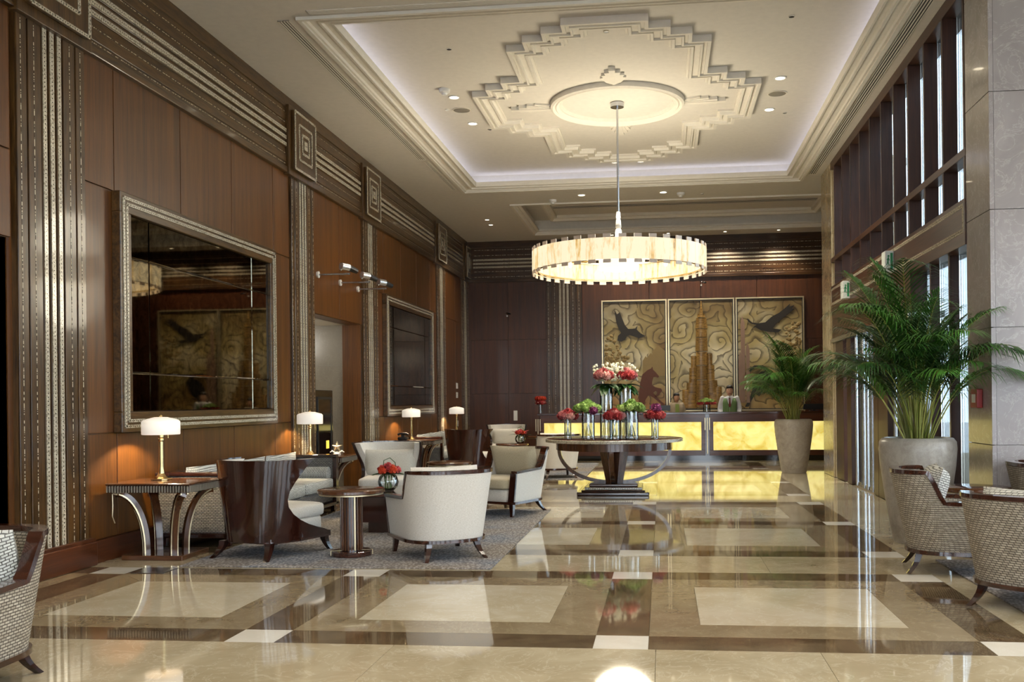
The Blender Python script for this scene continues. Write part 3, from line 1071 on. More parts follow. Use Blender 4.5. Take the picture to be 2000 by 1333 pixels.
# exit signs
def exit_sign(y, z, label):
    o = thing('exit_sign', label, 'sign', (2.985, y, z))
    MB().box((-.11, -.10, -.14), (0, .10, .14)).build('case', 'white', o, bevel=.006)
    g = plain('exit_green_%d' % int(y * 10), '1f8a55', .4)
    w = plain('exit_white_%d' % int(y * 10), 'e8f0ea', .4)
    for f in (1,):
        yy = -.1005
        MB().box((-.10, yy - .002, -.13), (-.01, yy, .13)).build('face', w, o)
        MB().box((-.045, yy - .004, -.11), (-.015, yy - .002, .11)).build('door_pictogram', g, o)
        # running figure
        m = MB()
        q = yy - .003
        def lim(a, b, t):
            m.sweep([(a[0], q, a[1]), (b[0], q, b[1])], .003, t, up=(0, 0, 1))
        m.tube([(-.068, q + .0015, .07), (-.068, q - .0015, .07)], .013, 12)
        lim((-.070, .055), (-.076, -.005), .016)
        lim((-.076, 0), (-.062, -.05), .010)
        lim((-.076, 0), (-.092, -.045), .010)
        lim((-.070, .045), (-.055, .012), .008)
        lim((-.070, .045), (-.09, .02), .008)
        m.build('running_figure', g, o)
    # the long side towards the hall
    MB().box((-.112, -.09, -.13), (-.11, .09, .13)).build('side_face', w, o)
    return o


exit_sign(13.05, 3.15, 'white and green running-man exit sign nearer the large palm')
exit_sign(16.0, 3.12, 'white and green running-man exit sign nearer the far column')
o = thing('fire_call_point', 'red fire call point on the side of the marble pillar', 'alarm', (3.0, 9.66, 1.38))
MB().box((-.055, -.1, -.09), (0, .1, .09)).build('case', 'red', o, bevel=.008)
MB().box((-.058, -.05, -.04), (-.054, .05, .04)).build('break_glass', 'white', o)

# ---- mirrors
def mirror_mat():
    t = NT('antique_mirror')
    v = t.coord('Object', (1, 1, 1), 5)
    n = t.noise(v, 9.0, 7.0, .7, .8)
    c = t.ramp(n, [(.35, lin('544c3e')), (.62, lin('8a7f69')), (.75, lin('a79c86'))])
    t.pr(Base_Color=c, Metallic=1.0, Roughness=t.math('MULTIPLY_ADD', n, .06, .0))
    w = t.noise(v, 1.4, 1.0)
    t.bump(w, .02, .02)
    return t.m


M['mirror'] = mirror_mat()


def wall_mirror(y0, label):
    o = thing('wall_mirror', label, 'mirror', (-5.03, y0, 1.15), 0, 'antique mirrors on the panelled wall')
    L, H = 3.66, 2.24
    X = .085
    fr = MB()
    for a, b in [((0, 0), (L, .19)), ((0, H - .19), (L, H)), ((0, .19), (.19, H - .19)), ((L - .19, .19), (L, H - .19))]:
        fr.box((0, a[0], a[1]), (X, b[0], b[1]))
    fr.build('frame', 'rosewood_y', o, bevel=.006)
    for r in (.055, .108):
        for p, q in [((X, r, r), (X, L - r, r)), ((X, L - r, r), (X, L - r, H - r)), ((X, L - r, H - r), (X, r, H - r)), ((X, r, H - r), (X, r, r))]:
            strip('inlay_band', p, q, .030, (1, 0, 0), 'inlay', o, .01)
    ysp = [.19, .56, 2.96, L - .19]
    zsp = [.19, .56, 1.65, H - .19]
    for a, b in zip(ysp[:-1], ysp[1:]):
        for c, d in zip(zsp[:-1], zsp[1:]):
            m = MB()
            bw = .012
            v0 = [(.045, a + .002, c + .002), (.045, b - .002, c + .002), (.045, b - .002, d - .002), (.045, a + .002, d - .002)]
            v1 = [(.051, a + bw, c + bw), (.051, b - bw, c + bw), (.051, b - bw, d - bw), (.051, a + bw, d - bw)]
            m.add(v0 + v1, [(4, 5, 6, 7), (0, 1, 5, 4), (1, 2, 6, 5), (2, 3, 7, 6), (3, 0, 4, 7), (3, 2, 1, 0)])
            m.build('pane', 'mirror', o)
    return o


wall_mirror(8.46, 'large antique mirror in an inlaid frame behind the nearer sofa')
wall_mirror(17.2, 'large antique mirror in an inlaid frame beyond the doorway')

# ---- chandelier
def alabaster():
    t = NT('alabaster_glow')
    v = t.coord('Object', (7, 7, 1.2), 60)
    n = t.noise(v, 1.0, 5.0, .6, .8)
    v2 = t.coord('Object', (30, 30, 12), 60)
    n2 = t.noise(v2, 1.0, 4.0)
    f = t.math('ADD', t.math('MULTIPLY', n, .75), t.math('MULTIPLY', n2, .25))
    c = t.ramp(f, [(.29, lin('8a5a22')), (.38, lin('e8c078')), (.50, lin('fff1cc'))])
    t.pr(Base_Color=lin('6b5a40'), Roughness=.4, Emission_Color=c)
    t.p.inputs['Emission Strength'].default_value = 1.0
    return t.m


M['alab'] = alabaster()
M['alab_core'] = emit_mat('diffuser_core', 'fff3d2', 1.1)
M['alab_rim'] = plain('alabaster_unlit', 'd8c3ae', .4)
ch = thing('chandelier', 'large round alabaster chandelier hanging on a thin rod', 'chandelier', (-.62, 14.6, 0))
NP = 76
tall, short, tlt = None, None, None
for k in range(NP):
    a = 2 * PI * k / NP
    big = (k % 2 == 0)
    src = tall if big else short
    if src is None:
        R = 1.30 if big else 1.295
        h = PI / NP * (1.0 if big else 1.06)
        z0, z1 = (3.335, 3.635)
        m = MB()
        def seg(zz0, zz1, mi):
            vs = []
            for rr in (R, R - .016):
                for aa in (-h, h):
                    for z in (zz0, zz1):
                        vs.append((rr * math.cos(aa), rr * math.sin(aa), z))
            m.add(vs, [(0, 2, 3, 1), (5, 7, 6, 4), (0, 1, 5, 4), (2, 6, 7, 3), (0, 4, 6, 2), (1, 3, 7, 5)], None, mi)
        seg(z0, z1, 0)
        if big:
            seg(z1, 3.685, 1)
            seg(3.285, z0, 1)
        o = m.build('alabaster_panel', ['alab', 'alab_rim'], ch)
        if big:
            tall = o
        else:
            short = o
    else:
        o = src.copy()
        link(o, ch)
    o.rotation_euler = (0, 0, a)
MB().lathe([(1.27, 3.62), (1.27, 3.60), (1.21, 3.60), (1.21, 3.62)], n=64, cap=False).build('upper_hoop', 'brass', ch, smooth=True)
MB().lathe([(1.27, 3.36), (1.27, 3.34), (1.21, 3.34), (1.21, 3.36)], n=64, cap=False).build('lower_hoop', 'brass', ch, smooth=True)
MB().lathe([(0, 3.36), (.30, 3.36), (.30, 3.52), (0, 3.52)], n=40).build('diffuser_drum', 'alab_core', ch, smooth=True)
for k in range(6):
    a = k * PI / 3 + .3
    MB().tube([(.25 * math.cos(a), .25 * math.sin(a), 3.53), (1.24 * math.cos(a), 1.24 * math.sin(a), 3.6)], .012, 8).build('spoke', 'brass', ch, smooth=True)
    MB().blob((.85 * math.cos(a + .3), .85 * math.sin(a + .3), 3.5), (.035, .035, .05), 1, 1, 12, 8).build('bulb', 'alab_core', ch, smooth=True)
MB().tube([(0, 0, 3.9), (0, 0, 5.80)], .016, 12).build('rod', 'steel', ch, smooth=True)
MB().lathe([(.02, 3.5), (.05, 3.62), (.06, 3.75), (.035, 3.80), (.055, 3.82), (.045, 3.95), (.03, 3.97), (.045, 3.99), (.035, 4.1), (.025, 4.12), (.034, 4.14), (.028, 4.22), (.016, 4.23)], n=20).build('hub', 'white', ch, smooth=True)
MB().lathe([(.0, 5.79), (.10, 5.79), (.105, 5.85), (.0, 5.86)], n=32).build('canopy', 'steel', ch, smooth=True)
point(ch, (0, 0, 4.0), 170, (1, .9, .70), .5)
point(ch, (0, 0, 3.15), 170, (1, .9, .70), .5)

# ---- mural in three panels
def mural_mat(seed, warm):
    t = NT('mural_paint')
    tc = t.n('ShaderNodeTexCoord')
    sp = t.n('ShaderNodeSeparateXYZ', i_0=tc.outputs['Object'])
    x, z = sp.outputs[0], sp.outputs[2]
    cb = t.n('ShaderNodeCombineXYZ', i_X=x, i_Y=z, i_Z=seed)
    wn = t.n('ShaderNodeTexNoise', i_Vector=cb.outputs[0], i_Scale=1.5, i_Detail=2.0)
    off = t.n('ShaderNodeVectorMath', operation='MULTIPLY_ADD')
    t.set(off, '0', wn.outputs['Color'])
    off.inputs[1].default_value = (.55, .55, 0)
    t.set(off, '2', cb.outputs[0])
    vo = t.n('ShaderNodeTexVoronoi', i_Vector=off.outputs[0], i_Scale=1.5, i_Randomness=.95)
    vo.voronoi_dimensions = '2D'
    vo.feature = 'SMOOTH_F1'
    vo.inputs['Smoothness'].default_value = .25
    d = t.n('ShaderNodeVectorMath', operation='SUBTRACT')
    t.set(d, '0', off.outputs[0])
    t.set(d, '1', vo.outputs['Position'])
    ds = t.n('ShaderNodeSeparateXYZ', i_0=d.outputs[0])
    ang = t.math('ARCTAN2', ds.outputs[1], ds.outputs[0])
    r = vo.outputs['Distance']
    fine = t.noise(cb.outputs[0], 5.0, 2.0)
    ph = t.math('ADD', t.math('ADD', t.math('MULTIPLY', r, 24.0), ang), t.math('MULTIPLY', fine, 3.0))
    s = t.math('SINE', ph)
    saw = t.math('FRACT', t.math('DIVIDE', ph, 2 * PI))
    line = t.ramp(saw, [(.0, (0, 0, 0)), (.13, (.25,) * 3), (.32, (.8,) * 3), (.85, (1, 1, 1))])
    big = t.noise(cb.outputs[0], .9, 3.0)
    tone = t.ramp(big, [(.30, lin('8a6a35')), (.5, lin('c4b074')), (.66, lin('efe3bd'))])
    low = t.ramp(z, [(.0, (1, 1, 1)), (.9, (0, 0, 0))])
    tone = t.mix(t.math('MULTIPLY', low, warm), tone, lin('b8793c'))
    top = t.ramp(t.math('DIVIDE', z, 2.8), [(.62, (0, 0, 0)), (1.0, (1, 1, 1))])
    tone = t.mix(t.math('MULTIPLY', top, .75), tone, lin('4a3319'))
    c = t.mix(t.math('MULTIPLY', t.math('SUBTRACT', 1.0, line), .85), tone, lin('3f2f16'))
    t.pr(Base_Color=c, Roughness=.45)
    t.bump(saw, .25, .01)
    return t.m


M['m_dark'] = plain('mural_dark_bronze', '2b241b', .5)
M['m_red'] = plain('mural_russet', '6a3519', .5)
M['m_tower'] = wood('mural_tower_bronze', '4a3216', 'c49a55', 'X', .4, .1, 26, .8, .6, .5)
M['m_rose'] = plain('mural_rose_grey', '9c7d68', .5)
M['m_tan'] = plain('mural_tan_foliage', 'a58a55', .5)


FLATN = [0]


def flat(parent, name, pts, mat, t=.012, y=0.0):
    FLATN[0] += 1
    t += .0013 * FLATN[0]
    m = MB()
    n = len(pts)
    vs = [(x, y, z) for x, z in pts] + [(x, y - t, z) for x, z in pts]
    fs = [tuple(range(n, 2 * n)), tuple(reversed(range(n)))] + [(i, n + i, n + (i + 1) % n, (i + 1) % n) for i in range(n)]
    m.add(vs, fs)
    return m.build(name, mat, parent)


mu = thing('mural', 'three-panel painted relief of birds, horse and tower behind the desk', 'mural', (-1.52, YB - .02, 1.1))
MW = [(0, 1.665), (1.69, 3.36), (3.385, 5.08)]
H = 2.86
PP = []
for i, (a, b) in enumerate(MW):
    fr = MB()
    w = .035
    for p, q in [((a, 0), (b, w)), ((a, H - w), (b, H)), ((a, w), (a + w, H - w)), ((b - w, w), (b, H - w))]:
        fr.box((p[0], -.06, p[1]), (q[0], 0, q[1]))
    fr.build('frame', 'gold', mu, bevel=.004)
    fr = MB()
    for p, q in [((a + w, w), (b - w, w + .02)), ((a + w, H - w - .02), (b - w, H - w)), ((a + w, w + .02), (a + w + .02, H - w - .02)), ((b - w - .02, w + .02), (b - w, H - w - .02))]:
        fr.box((p[0], -.05, p[1]), (q[0], 0, q[1]))
    fr.build('inner_frame', 'black', mu)
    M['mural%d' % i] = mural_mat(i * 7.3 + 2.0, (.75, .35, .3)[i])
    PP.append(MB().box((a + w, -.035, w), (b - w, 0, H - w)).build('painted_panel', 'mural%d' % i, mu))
Yp = -.035
bird = [(.33, 2.62), (.40, 2.50), (.47, 2.55), (.52, 2.42), (.60, 2.22), (.68, 2.12), (.77, 2.12), (.86, 2.13), (.92, 2.20), (.90, 2.10), (1.0, 2.0), (1.12, 1.93), (1.03, 1.90), (.95, 1.88), (.82, 1.93), (.72, 1.96), (.64, 1.93), (.60, 1.84), (.50, 1.80), (.40, 1.83), (.42, 1.95), (.50, 2.02), (.44, 2.12), (.38, 2.30), (.36, 2.45)]
flat(PP[0], 'bird', bird, 'm_dark', .014, Yp)
bird2 = [(3.68, 2.33), (3.80, 2.22), (3.95, 2.20), (4.12, 2.22), (4.28, 2.36), (4.46, 2.45), (4.60, 2.56), (4.74, 2.68), (4.72, 2.60), (4.84, 2.64), (4.78, 2.55), (4.86, 2.55), (4.70, 2.42), (4.52, 2.28), (4.38, 2.16), (4.30, 2.06), (4.52, 2.03), (4.44, 1.96), (4.20, 1.98), (4.02, 2.02), (3.88, 2.10), (3.80, 2.09), (3.90, 2.16), (3.76, 2.20), (3.70, 2.26)]
flat(PP[2], 'bird', bird2, 'm_dark', .014, Yp)
horse = [(.92, .08), (.93, .45), (.975, .75), (1.03, .95), (1.16, 1.06), (1.25, 1.10), (1.285, 1.15), (1.30, 1.07), (1.37, 1.0), (1.45, .90), (1.43, .86), (1.37, .885), (1.31, .88), (1.28, .78), (1.27, .68), (1.36, .62), (1.50, .585), (1.53, .53), (1.47, .47), (1.38, .36), (1.34, .37), (1.41, .49), (1.36, .53), (1.30, .48), (1.40, .36), (1.50, .26), (1.61, .16), (1.57, .12), (1.44, .24), (1.30, .36), (1.18, .42), (1.10, .30), (1.06, .08)]
flat(PP[0], 'horse', horse, 'm_red', .014, Yp)
horse2 = [(3.60, .10), (3.72, .34), (3.80, .58), (3.78, .72), (3.86, .86), (4.0, .98), (4.1, 1.0), (4.0, 1.08), (3.86, 1.08), (3.74, .98), (3.66, .86), (3.70, .92), (3.72, 1.06), (3.84, 1.14), (4.05, 1.14), (4.2, 1.05), (4.3, .9), (4.2, .6), (4.05, .5), (3.95, .36), (3.86, .42), (3.76, .26), (3.68, .10)]
flat(PP[2], 'horse', horse2, 'm_dark', .014, Yp)
for (x, w, z0, z1) in [(1.45, .16, 0.9, 1.55), (1.25, .10, 1.0, 1.38), (1.12, .08, .9, 1.3)]:
    flat(PP[0], 'town_wall', [(x - w, z0), (x + w, z0), (x + w, z1), (x, z1 + .12), (x - w, z1)], 'm_tan', .008, Yp)
for (x, w, z1) in [(3.56, .05, 2.2), (3.68, .045, 1.55), (3.50, .05, 1.3)]:
    flat(PP[2], 'far_tower', [(x - w, .2), (x + w, .2), (x + w, z1), (x - w * .3, z1 + .2), (x - w, z1)], 'm_rose', .008, Yp)
# tower: half-round tiers
def tier(x, w, z0, z1, y=Yp, depth=.05, wt=None):
    n = 9
    wt = wt or w * .94
    rows = []
    for z, ww in ((z0, w), (z1, wt)):
        rows.append([(x + ww * math.cos(PI - PI * k / (n - 1)), y - depth * math.sin(PI * k / (n - 1)), z) for k in range(n)])
    m = MB().grid(rows)
    m.add(rows[1], [tuple(range(n))])
    return m.build('tower_tier', 'm_tower', PP[1], smooth=True)


tx = 2.53
for (dx, w, z0, z1) in [(0, .16, .1, .78), (0, .155, .8, 1.15), (0, .15, 1.17, 1.5), (0, .155, 1.52, 1.86), (0, .145, 1.88, 2.08), (0, .155, 2.1, 2.2), (0, .14, 2.2, 2.36), (0, .10, 2.38, 2.46), (-.0, .06, 2.46, 2.6), (.0, .022, 2.6, 2.8)]:
    tier(tx + dx, w, z0, z1, Yp, .07, w * (.45 if z1 > 2.55 else .93))
for s in (-1, 1):
    for (dx, w, z0, z1) in [(.30, .16, .08, .42), (.25, .14, .42, .72), (.22, .10, .72, 1.1), (.20, .07, 1.1, 1.4), (.40, .10, .08, .55)]:
        tier(tx + s * dx, w, z0, z1 + (.06 if s > 0 else 0), Yp, .045)
rnd = random.Random(3)
for (cx, cz, rx, rz_, n) in [(.22, 1.55, .22, .4, 26), (.45, 1.4, .3, .2, 18), (.15, .8, .14, .5, 18), (4.85, 1.9, .24, .35, 26), (4.7, 1.6, .3, .25, 18)]:
    for k in range(n):
        a, rr = rnd.random() * 2 * PI, math.sqrt(rnd.random())
        r = rnd.uniform(.025, .055)
        x = min(max(cx + rx * rr * math.cos(a), .12), 4.96)
        MB().blob((x, Yp, cz + rz_ * rr * math.sin(a)), (r, .009, r * .9), 1, 1, 10, 6).build('foliage_relief', 'm_tan', PP[0] if cx < 2 else PP[2], smooth=True)

# ================================================================== FURNITURE
def lerp_table(tab, z):
    for (a, va), (b, vb) in zip(tab[:-1], tab[1:]):
        if z <= b:
            t = (z - a) / (b - a)
            t = max(0, min(1, t))
            return va + (vb - va) * t
    return tab[-1][1]


def u_path(hw, yb, ry, yf, n):
    """plan curve on one smooth U from the left front end round the back to the right front end"""
    y0 = yb + ry
    half = []                      # from the middle of the back outwards
    for i in range(61):
        a = PI / 2 * i / 60
        half.append((hw * math.sin(a) ** .8, y0 - ry * math.cos(a) ** .8))
    half.append((hw, max(yf, y0) + .5))
    L = [0.0]
    for p, q in zip(half[:-1], half[1:]):
        L.append(L[-1] + math.hypot(q[0] - p[0], q[1] - p[1]))
    smax = None
    for i in range(len(half) - 1):
        if half[i + 1][1] >= yf:
            t = (yf - half[i][1]) / (half[i + 1][1] - half[i][1])
            smax = L[i] + t * (L[i + 1] - L[i])
            break
    def at(s):
        for i in range(len(half) - 1):
            if s <= L[i + 1]:
                t = (s - L[i]) / (L[i + 1] - L[i])
                return (half[i][0] + t * (half[i + 1][0] - half[i][0]), half[i][1] + t * (half[i + 1][1] - half[i][1]))
        return half[-1]
    pts = []
    for k in range(n):
        u = -1 + 2 * k / (n - 1)
        x, y = at(abs(u) * smax)
        pts.append((math.copysign(x, u), y))
    return pts


def sabre(x, y, dx, dy, h, w0=.055, w1=.032, z0=0.0):
    """curved tapering leg, foot at the far end of (dx, dy)"""
    m = MB()
    pts = []
    n = 6
    rows = []
    for i in range(n + 1):
        t = i / n
        px, py, pz = x + dx * t * t, y + dy * t * t, z0 + h * (1 - t)
        w = (w0 + (w1 - w0) * t) / 2
        rows.append([(px - w, py - w, pz), (px + w, py - w, pz), (px + w, py + w, pz), (px - w, py + w, pz)])
    m.grid(rows, close=True, flip=True)
    b = n * 4
    m.f.append([b, b + 3, b + 2, b + 1]); m.mi.append(0); m.uv.append(None)
    m.f.append([0, 1, 2, 3]); m.mi.append(0); m.uv.append(None)
    return m


def pillow(o, c, h, tilt, mat, name='pillow', rz=0.0):
    rot = Matrix.Rotation(rz, 3, 'Z') @ Matrix.Rotation(tilt, 3, 'X')
    m = MB()
    # thin-edged pillow: thickness falls off to the seams
    nx = 14
    top, bot = [], []
    for j in range(nx + 1):
        r1, r2 = [], []
        for i in range(nx + 1):
            u, v = -1 + 2 * i / nx, -1 + 2 * j / nx
            k = max(0.0, (1 - u ** 4) * (1 - v ** 4)) ** .55
            pinch = 1 - .05 * (1 - abs(u)) * abs(v) ** 3 - .05 * (1 - abs(v)) * abs(u) ** 3
            p = Vector((u * h[0] * pinch, 0, v * h[2] * pinch))
            q = Vector((0, h[1] * k + .002, 0))
            r1.append(tuple(rot @ (p - q) + Vector(c)))
            r2.append(tuple(rot @ (p + q) + Vector(c)))
        top.append(r1)
        bot.append(r2)
    m.wall(top, bot)
    return m.build(name, mat, o, smooth=True, angle=70)


# ---- shell chair: polished wooden barrel outside, cream inside
def shell_chair(name, label, group):
    o = thing(name, label, 'armchair', (0, 0, 0), 0, group)
    prof = [(.15, .37), (.19, .35), (.21, .29), (.24, .19), (.28, .08), (.33, -.02), (.39, -.10), (.46, -.15), (.53, -.165), (.60, -.155), (.67, -.12), (.73, -.08), (.79, -.03), (.84, .02), (.885, .08)]
    zs = [.15, .18, .21, .24, .28, .33, .39, .46, .53, .60, .67, .73, .79, .84, .885]
    n = 35
    def ring(z, t):
        hw = .30 + .075 * (z - .15) / .73
        yb = -.34 - .05 * (z - .15) / .73
        yf = lerp_table(prof, z)
        return [(x, y, z) for x, y in u_path(hw - t, yb + t, .42 - t, yf, n)]
    MB().wall([ring(z, 0) for z in zs], [ring(z, .028) for z in zs]).build('shell', 'dark', o, smooth=True, angle=50)
    zi = [.30] + zs[6:-1] + [.872]
    def ring2(z, t):
        hw = .30 + .075 * (z - .15) / .73
        yb = -.34 - .05 * (z - .15) / .73
        yf = lerp_table(prof, z) - .012
        return [(x, y, z) for x, y in u_path(hw - t, yb + t, .42 - t, yf, n)]
    MB().wall([ring2(z, .029) for z in zi], [ring2(z, .085) for z in zi]).build('inner_upholstery', 'linen', o, smooth=True, angle=50)
    MB().blob((0, .10, .255), (.255, .27, .075), .2, .3, 40, 14).build('seat_base', 'linen', o, smooth=True, angle=60)
    MB().blob((0, .085, .385), (.265, .315, .07), .35, .3, 40, 14).build('seat_cushion', 'linen', o, smooth=True, angle=60)
    MB().prism([(-.30, .38), (-.30, .0), (-.22, -.26), (.22, -.26), (.30, .0), (.30, .38)][::-1], .13, .185).build('seat_rail', 'dark_x', o, bevel=.008)
    for x, y, dx, dy in [(-.26, .34, -.02, .05), (.26, .34, .02, .05), (-.22, -.27, -.04, -.09), (.22, -.27, .04, -.09)]:
        sabre(x, y, dx, dy, .15).build('leg', 'dark', o)
    return o


G1 = 'polished wooden shell armchairs'
chA = shell_chair('shell_armchair', 'dark glossy wooden shell armchair seen from behind at the nearer rug edge', G1)
chA.location = (-3.63, 8.68, .012)
chA.scale = (1.2, 1.15, 1.0)
chA.rotation_euler = (0, 0, -.325)
chC = dup(chA, (-3.50, 12.15, .012), PI + .12, 'cream-lined shell armchair with one cushion facing the camera beside the doorway', G1)
pillow(chC, (0, -.17, .60), (.29, .075, .19), -.22, 'linen2')
chE = dup(chA, (-3.55, 17.75, .012), -.325, 'dark glossy wooden shell armchair seen from behind at the farther rug', G1)
chF = dup(chC, (-3.42, 21.25, .012), PI + .12, 'cream shell armchair with pale cushion in the far corner by the back wall', G1)


# ---- framed armchair: upholstered curved back, lower arms, dark rail
def frame_chair(name, label, group, fab, cush, cush_mat):
    o = thing(name, label, 'armchair', (0, 0, 0), 0, group)
    n = 75
    base = u_path(.315, -.34, .30, .36, n)
    topo = u_path(.375, -.36, .30, .37, n)
    def top_z(y):
        if y > -.09:
            return .535 - .02 * (y + .09) / .46
        if y > -.15:
            return .535 + (.765 - .535) * (-.09 - y) / .06
        return .765
    def grid(t):
        rows_ = []
        m_ = 12
        for j in range(m_ + 1):
            r = []
            for (bx, by), (tx_, ty) in zip(base, topo):
                zt = top_z(by)
                z = .175 + (zt - .175) * j / m_
                k = (z - .175) / .59
                back = max(0, min(1, (-.02 - by) / .3))
                x = bx + (tx_ - bx) * k
                y = by + (ty - by) * k - .10 * k * back
                nx, ny = x / .37, (y + .04) / .33 if y < -.04 else 0
                L = math.hypot(nx, ny) or 1
                r.append((x - nx / L * t, y - ny / L * t, z))
            rows_.append(r)
        return rows_
    go, gi = grid(0), grid(.06)
    MB().wall(go, gi).build('upholstered_shell', fab, o, smooth=True, angle=50)
    top_mid = [((a[0] + b[0]) / 2, (a[1] + b[1]) / 2, a[2] + .012) for a, b in zip(go[-1], gi[-1])]
    f0, f1 = go[0], go[-1]
    left = [((go[j][0][0] + gi[j][0][0]) / 2, go[j][0][1] + .006, go[j][0][2]) for j in range(0, 13, 4)]
    right = [((go[j][-1][0] + gi[j][-1][0]) / 2, go[j][-1][1] + .006, go[j][-1][2]) for j in range(0, 13, 4)]
    MB().sweep(top_mid, .072, .030).build('top_rail', 'dark_x', o, smooth=True, angle=40)
    for s in (left, right):
        MB().sweep(s, .070, .022, up=(0, 1, 0)).build('front_stile', 'dark', o)
    brail = [(x, y, .165) for x, y in u_path(.312, -.336, .30, .37, n)]
    MB().sweep(brail + [brail[0]], .045, .03).build('base_rail', 'dark_x', o, smooth=True, angle=40)
    MB().blob((0, .07, .245), (.255, .31, .085), .2, .25, 40, 14).build('seat_base', fab, o, smooth=True, angle=60)
    MB().blob((0, .095, .385), (.262, .325, .075), .38, .3, 40, 14).build('seat_cushion', cush_mat, o, smooth=True, angle=60)
    if cush:
        pillow(o, (0, -.16, .615), (.285, .095, .205), -.30, cush_mat, 'back_cushion')
    for x, y, dx, dy in [(-.27, .33, -.01, .02), (.27, .33, .01, .02), (-.2, -.27, -.05, -.08), (.2, -.27, .05, -.08)]:
        sabre(x, y, dx, dy, .17, .05, .03).build('leg', 'dark', o)
    return o


G2 = 'cream framed armchairs'
chB = frame_chair('framed_armchair', 'cream upholstered armchair with dark top rail, its back to the camera', G2, 'linen', True, 'linen')
chB.location = (-2.02, 8.70, .012)
chB.rotation_euler = (0, 0, .58)
chB.scale = (1.12, 1.12, 1.0)
chD = frame_chair('framed_armchair', 'cream armchair with pale gold cushions turned towards the camera at the rug edge', G2, 'linen', True, 'taupe')
chD.location = (-1.93, 12.02, .012)
chD.rotation_euler = (0, 0, PI - .42)
chD.scale = (1.18, 1.18, 1.02)
chG = dup(chB, (-1.93, 17.62, .012), .35, 'cream upholstered armchair seen from behind beneath the round table', G2)
G3 = 'woven armchairs'
chR1 = frame_chair('woven_armchair', 'woven-fabric armchair in front of the large palm planter, facing right', G3, 'weave', True, 'weave_w')
chR1.location = (2.32, 8.13, 0)
chR1.rotation_euler = (0, 0, -1.74)
chR1.scale = (1.05, 1.05, 1.03)
chR2 = dup(chR1, (2.47, 6.80, .012), -.80, 'woven-fabric armchair cut off by the right edge, its back to the camera', G3)
chR2.scale = (1.08, 1.08, .95)
chL = dup(chR1, (-3.52, 4.40, 0), PI + .03, 'woven-fabric armchair cut off by the lower left corner of the picture', G3)
chL.scale = (1.05, 1.05, .97)


# ---- sofas
def sofa(y0, label):
    L = 3.2
    o = thing('sofa', label, 'sofa', (-4.975, y0, .0), 0, 'grey woven sofas along the panelled wall')
    D = .78
    MB().box((.03, .03, .13), (D - .06, L - .03, .30)).build('seat_base', 'weave_d', o, bevel=.02)
    MB().box((.02, .03, .30), (.14, L - .03, .70)).build('backrest', 'weave_d', o, bevel=.02)
    for y in (.02, L - .09):
        MB().box((.02, y, .13), (D - .05, y + .07, .70)).build('arm', 'weave_d', o, bevel=.015)
        m = MB()
        m.box((0, y - .015, .70), (D, y + .085, .735))
        m.box((D - .05, y - .015, .12), (D, y + .085, .70))
        m.box((0, y - .015, .10), (D, y + .085, .135))
        m.build('arm_frame', 'dark', o, bevel=.006)
    MB().box((0, 0, .70), (.15, L, .735)).build('back_rail', 'dark', o, bevel=.006)
    MB().box((0, 0, .09), (D, L, .13)).build('base_rail', 'dark', o, bevel=.006)
    w = (L - .24) / 3
    for k in range(3):
        c = .12 + w * (k + .5)
        MB().blob((.45, c, .37), (.33, w / 2 - .004, .08), .3, .22, 36, 12).build('seat_cushion', 'weave_w', o, smooth=True, angle=60)
        pillow(o, (.22, c, .60), (w / 2 - .02, .07, .18), -.20, 'weave_w', 'back_cushion', -PI / 2)
    for yy in (L - .19, .19):
        m = MB().tube([(.25, yy, .50), (.28, yy, .50), (.68, yy, .50), (.71, yy, .50)], .085, 20)
        m.build('bolster', 'weave_w', o, smooth=True)
    for x in (.04, D - .08):
        for y in (.05, L - .1):
            MB().box((x, y, 0), (x + .05, y + .05, .10)).build('leg', 'dark', o, bevel=.004)
    return o


sofa(9.08, 'long grey woven sofa under the nearer mirror behind the console')
sofa(18.33, 'long grey woven sofa under the farther mirror')


# ---- console tables with splayed curved legs
def console(x, y, label):
    o = thing('console_table', label, 'console table', (x, y, 0), 0, 'console tables along the panelled wall')
    hx, hy, z1 = .40, .33, .70
    MB().box((-hx, -hy, z1 - .02), (hx, hy, z1)).build('table_top', 'walnut_x', o, bevel=.012)
    MB().box((-hx + .012, -hy + .012, z1 - .085), (hx - .012, hy - .012, z1 - .02)).build('apron', 'dark_x', o, bevel=.01)
    k = 0
    reed = MB()
    nx = 30
    for i in range(nx):
        xx = -hx + .02 + (2 * hx - .04) * i / (nx - 1)
        for s in (-1, 1):
            reed.box((xx - .0035, s * hy - .006 + (.0 if s < 0 else -.006), z1 - .08), (xx + .0035, s * hy + .006 + (.006 if s < 0 else .0), z1 - .022))
    for i in range(26):
        yy = -hy + .025 + (2 * hy - .05) * i / 25
        reed.box((hx - .014, yy - .0035, z1 - .08), (hx + .002, yy + .0035, z1 - .022))
    rd = reed.build('reeding', 'grey', o)
    tag(rd, kind='stuff')
    MB().box((-.29, -.26, 0), (.29, .26, .045)).build('plinth', 'walnut_x', o, bevel=.006)
    for sx, sy in ((-1, -1), (1, -1), (-1, 1), (1, 1)):
        pts = []
        for i in range(13):
            a = PI / 2 * i / 12
            r = 1 - math.cos(a)
            pts.append((sx * (.13 + .19 * r), sy * (.11 + .17 * r), .045 + (.56) * math.sin(a) ** .9))
        leg = MB().sweep(pts, .062, .05, up=(sx, sy, 0)).build('leg', 'walnut', o, smooth=True, angle=40)
        for q in (-1, 1):
            off = Vector((-sy, sx, 0)).normalized() * (.029 * q) + Vector((sx, sy, 0)).normalized() * .022
            MB().sweep([tuple(Vector(p) + off) for p in pts], .009, .012, up=(sx, sy, 0)).build('edge_strip', 'gold', leg)
    return o


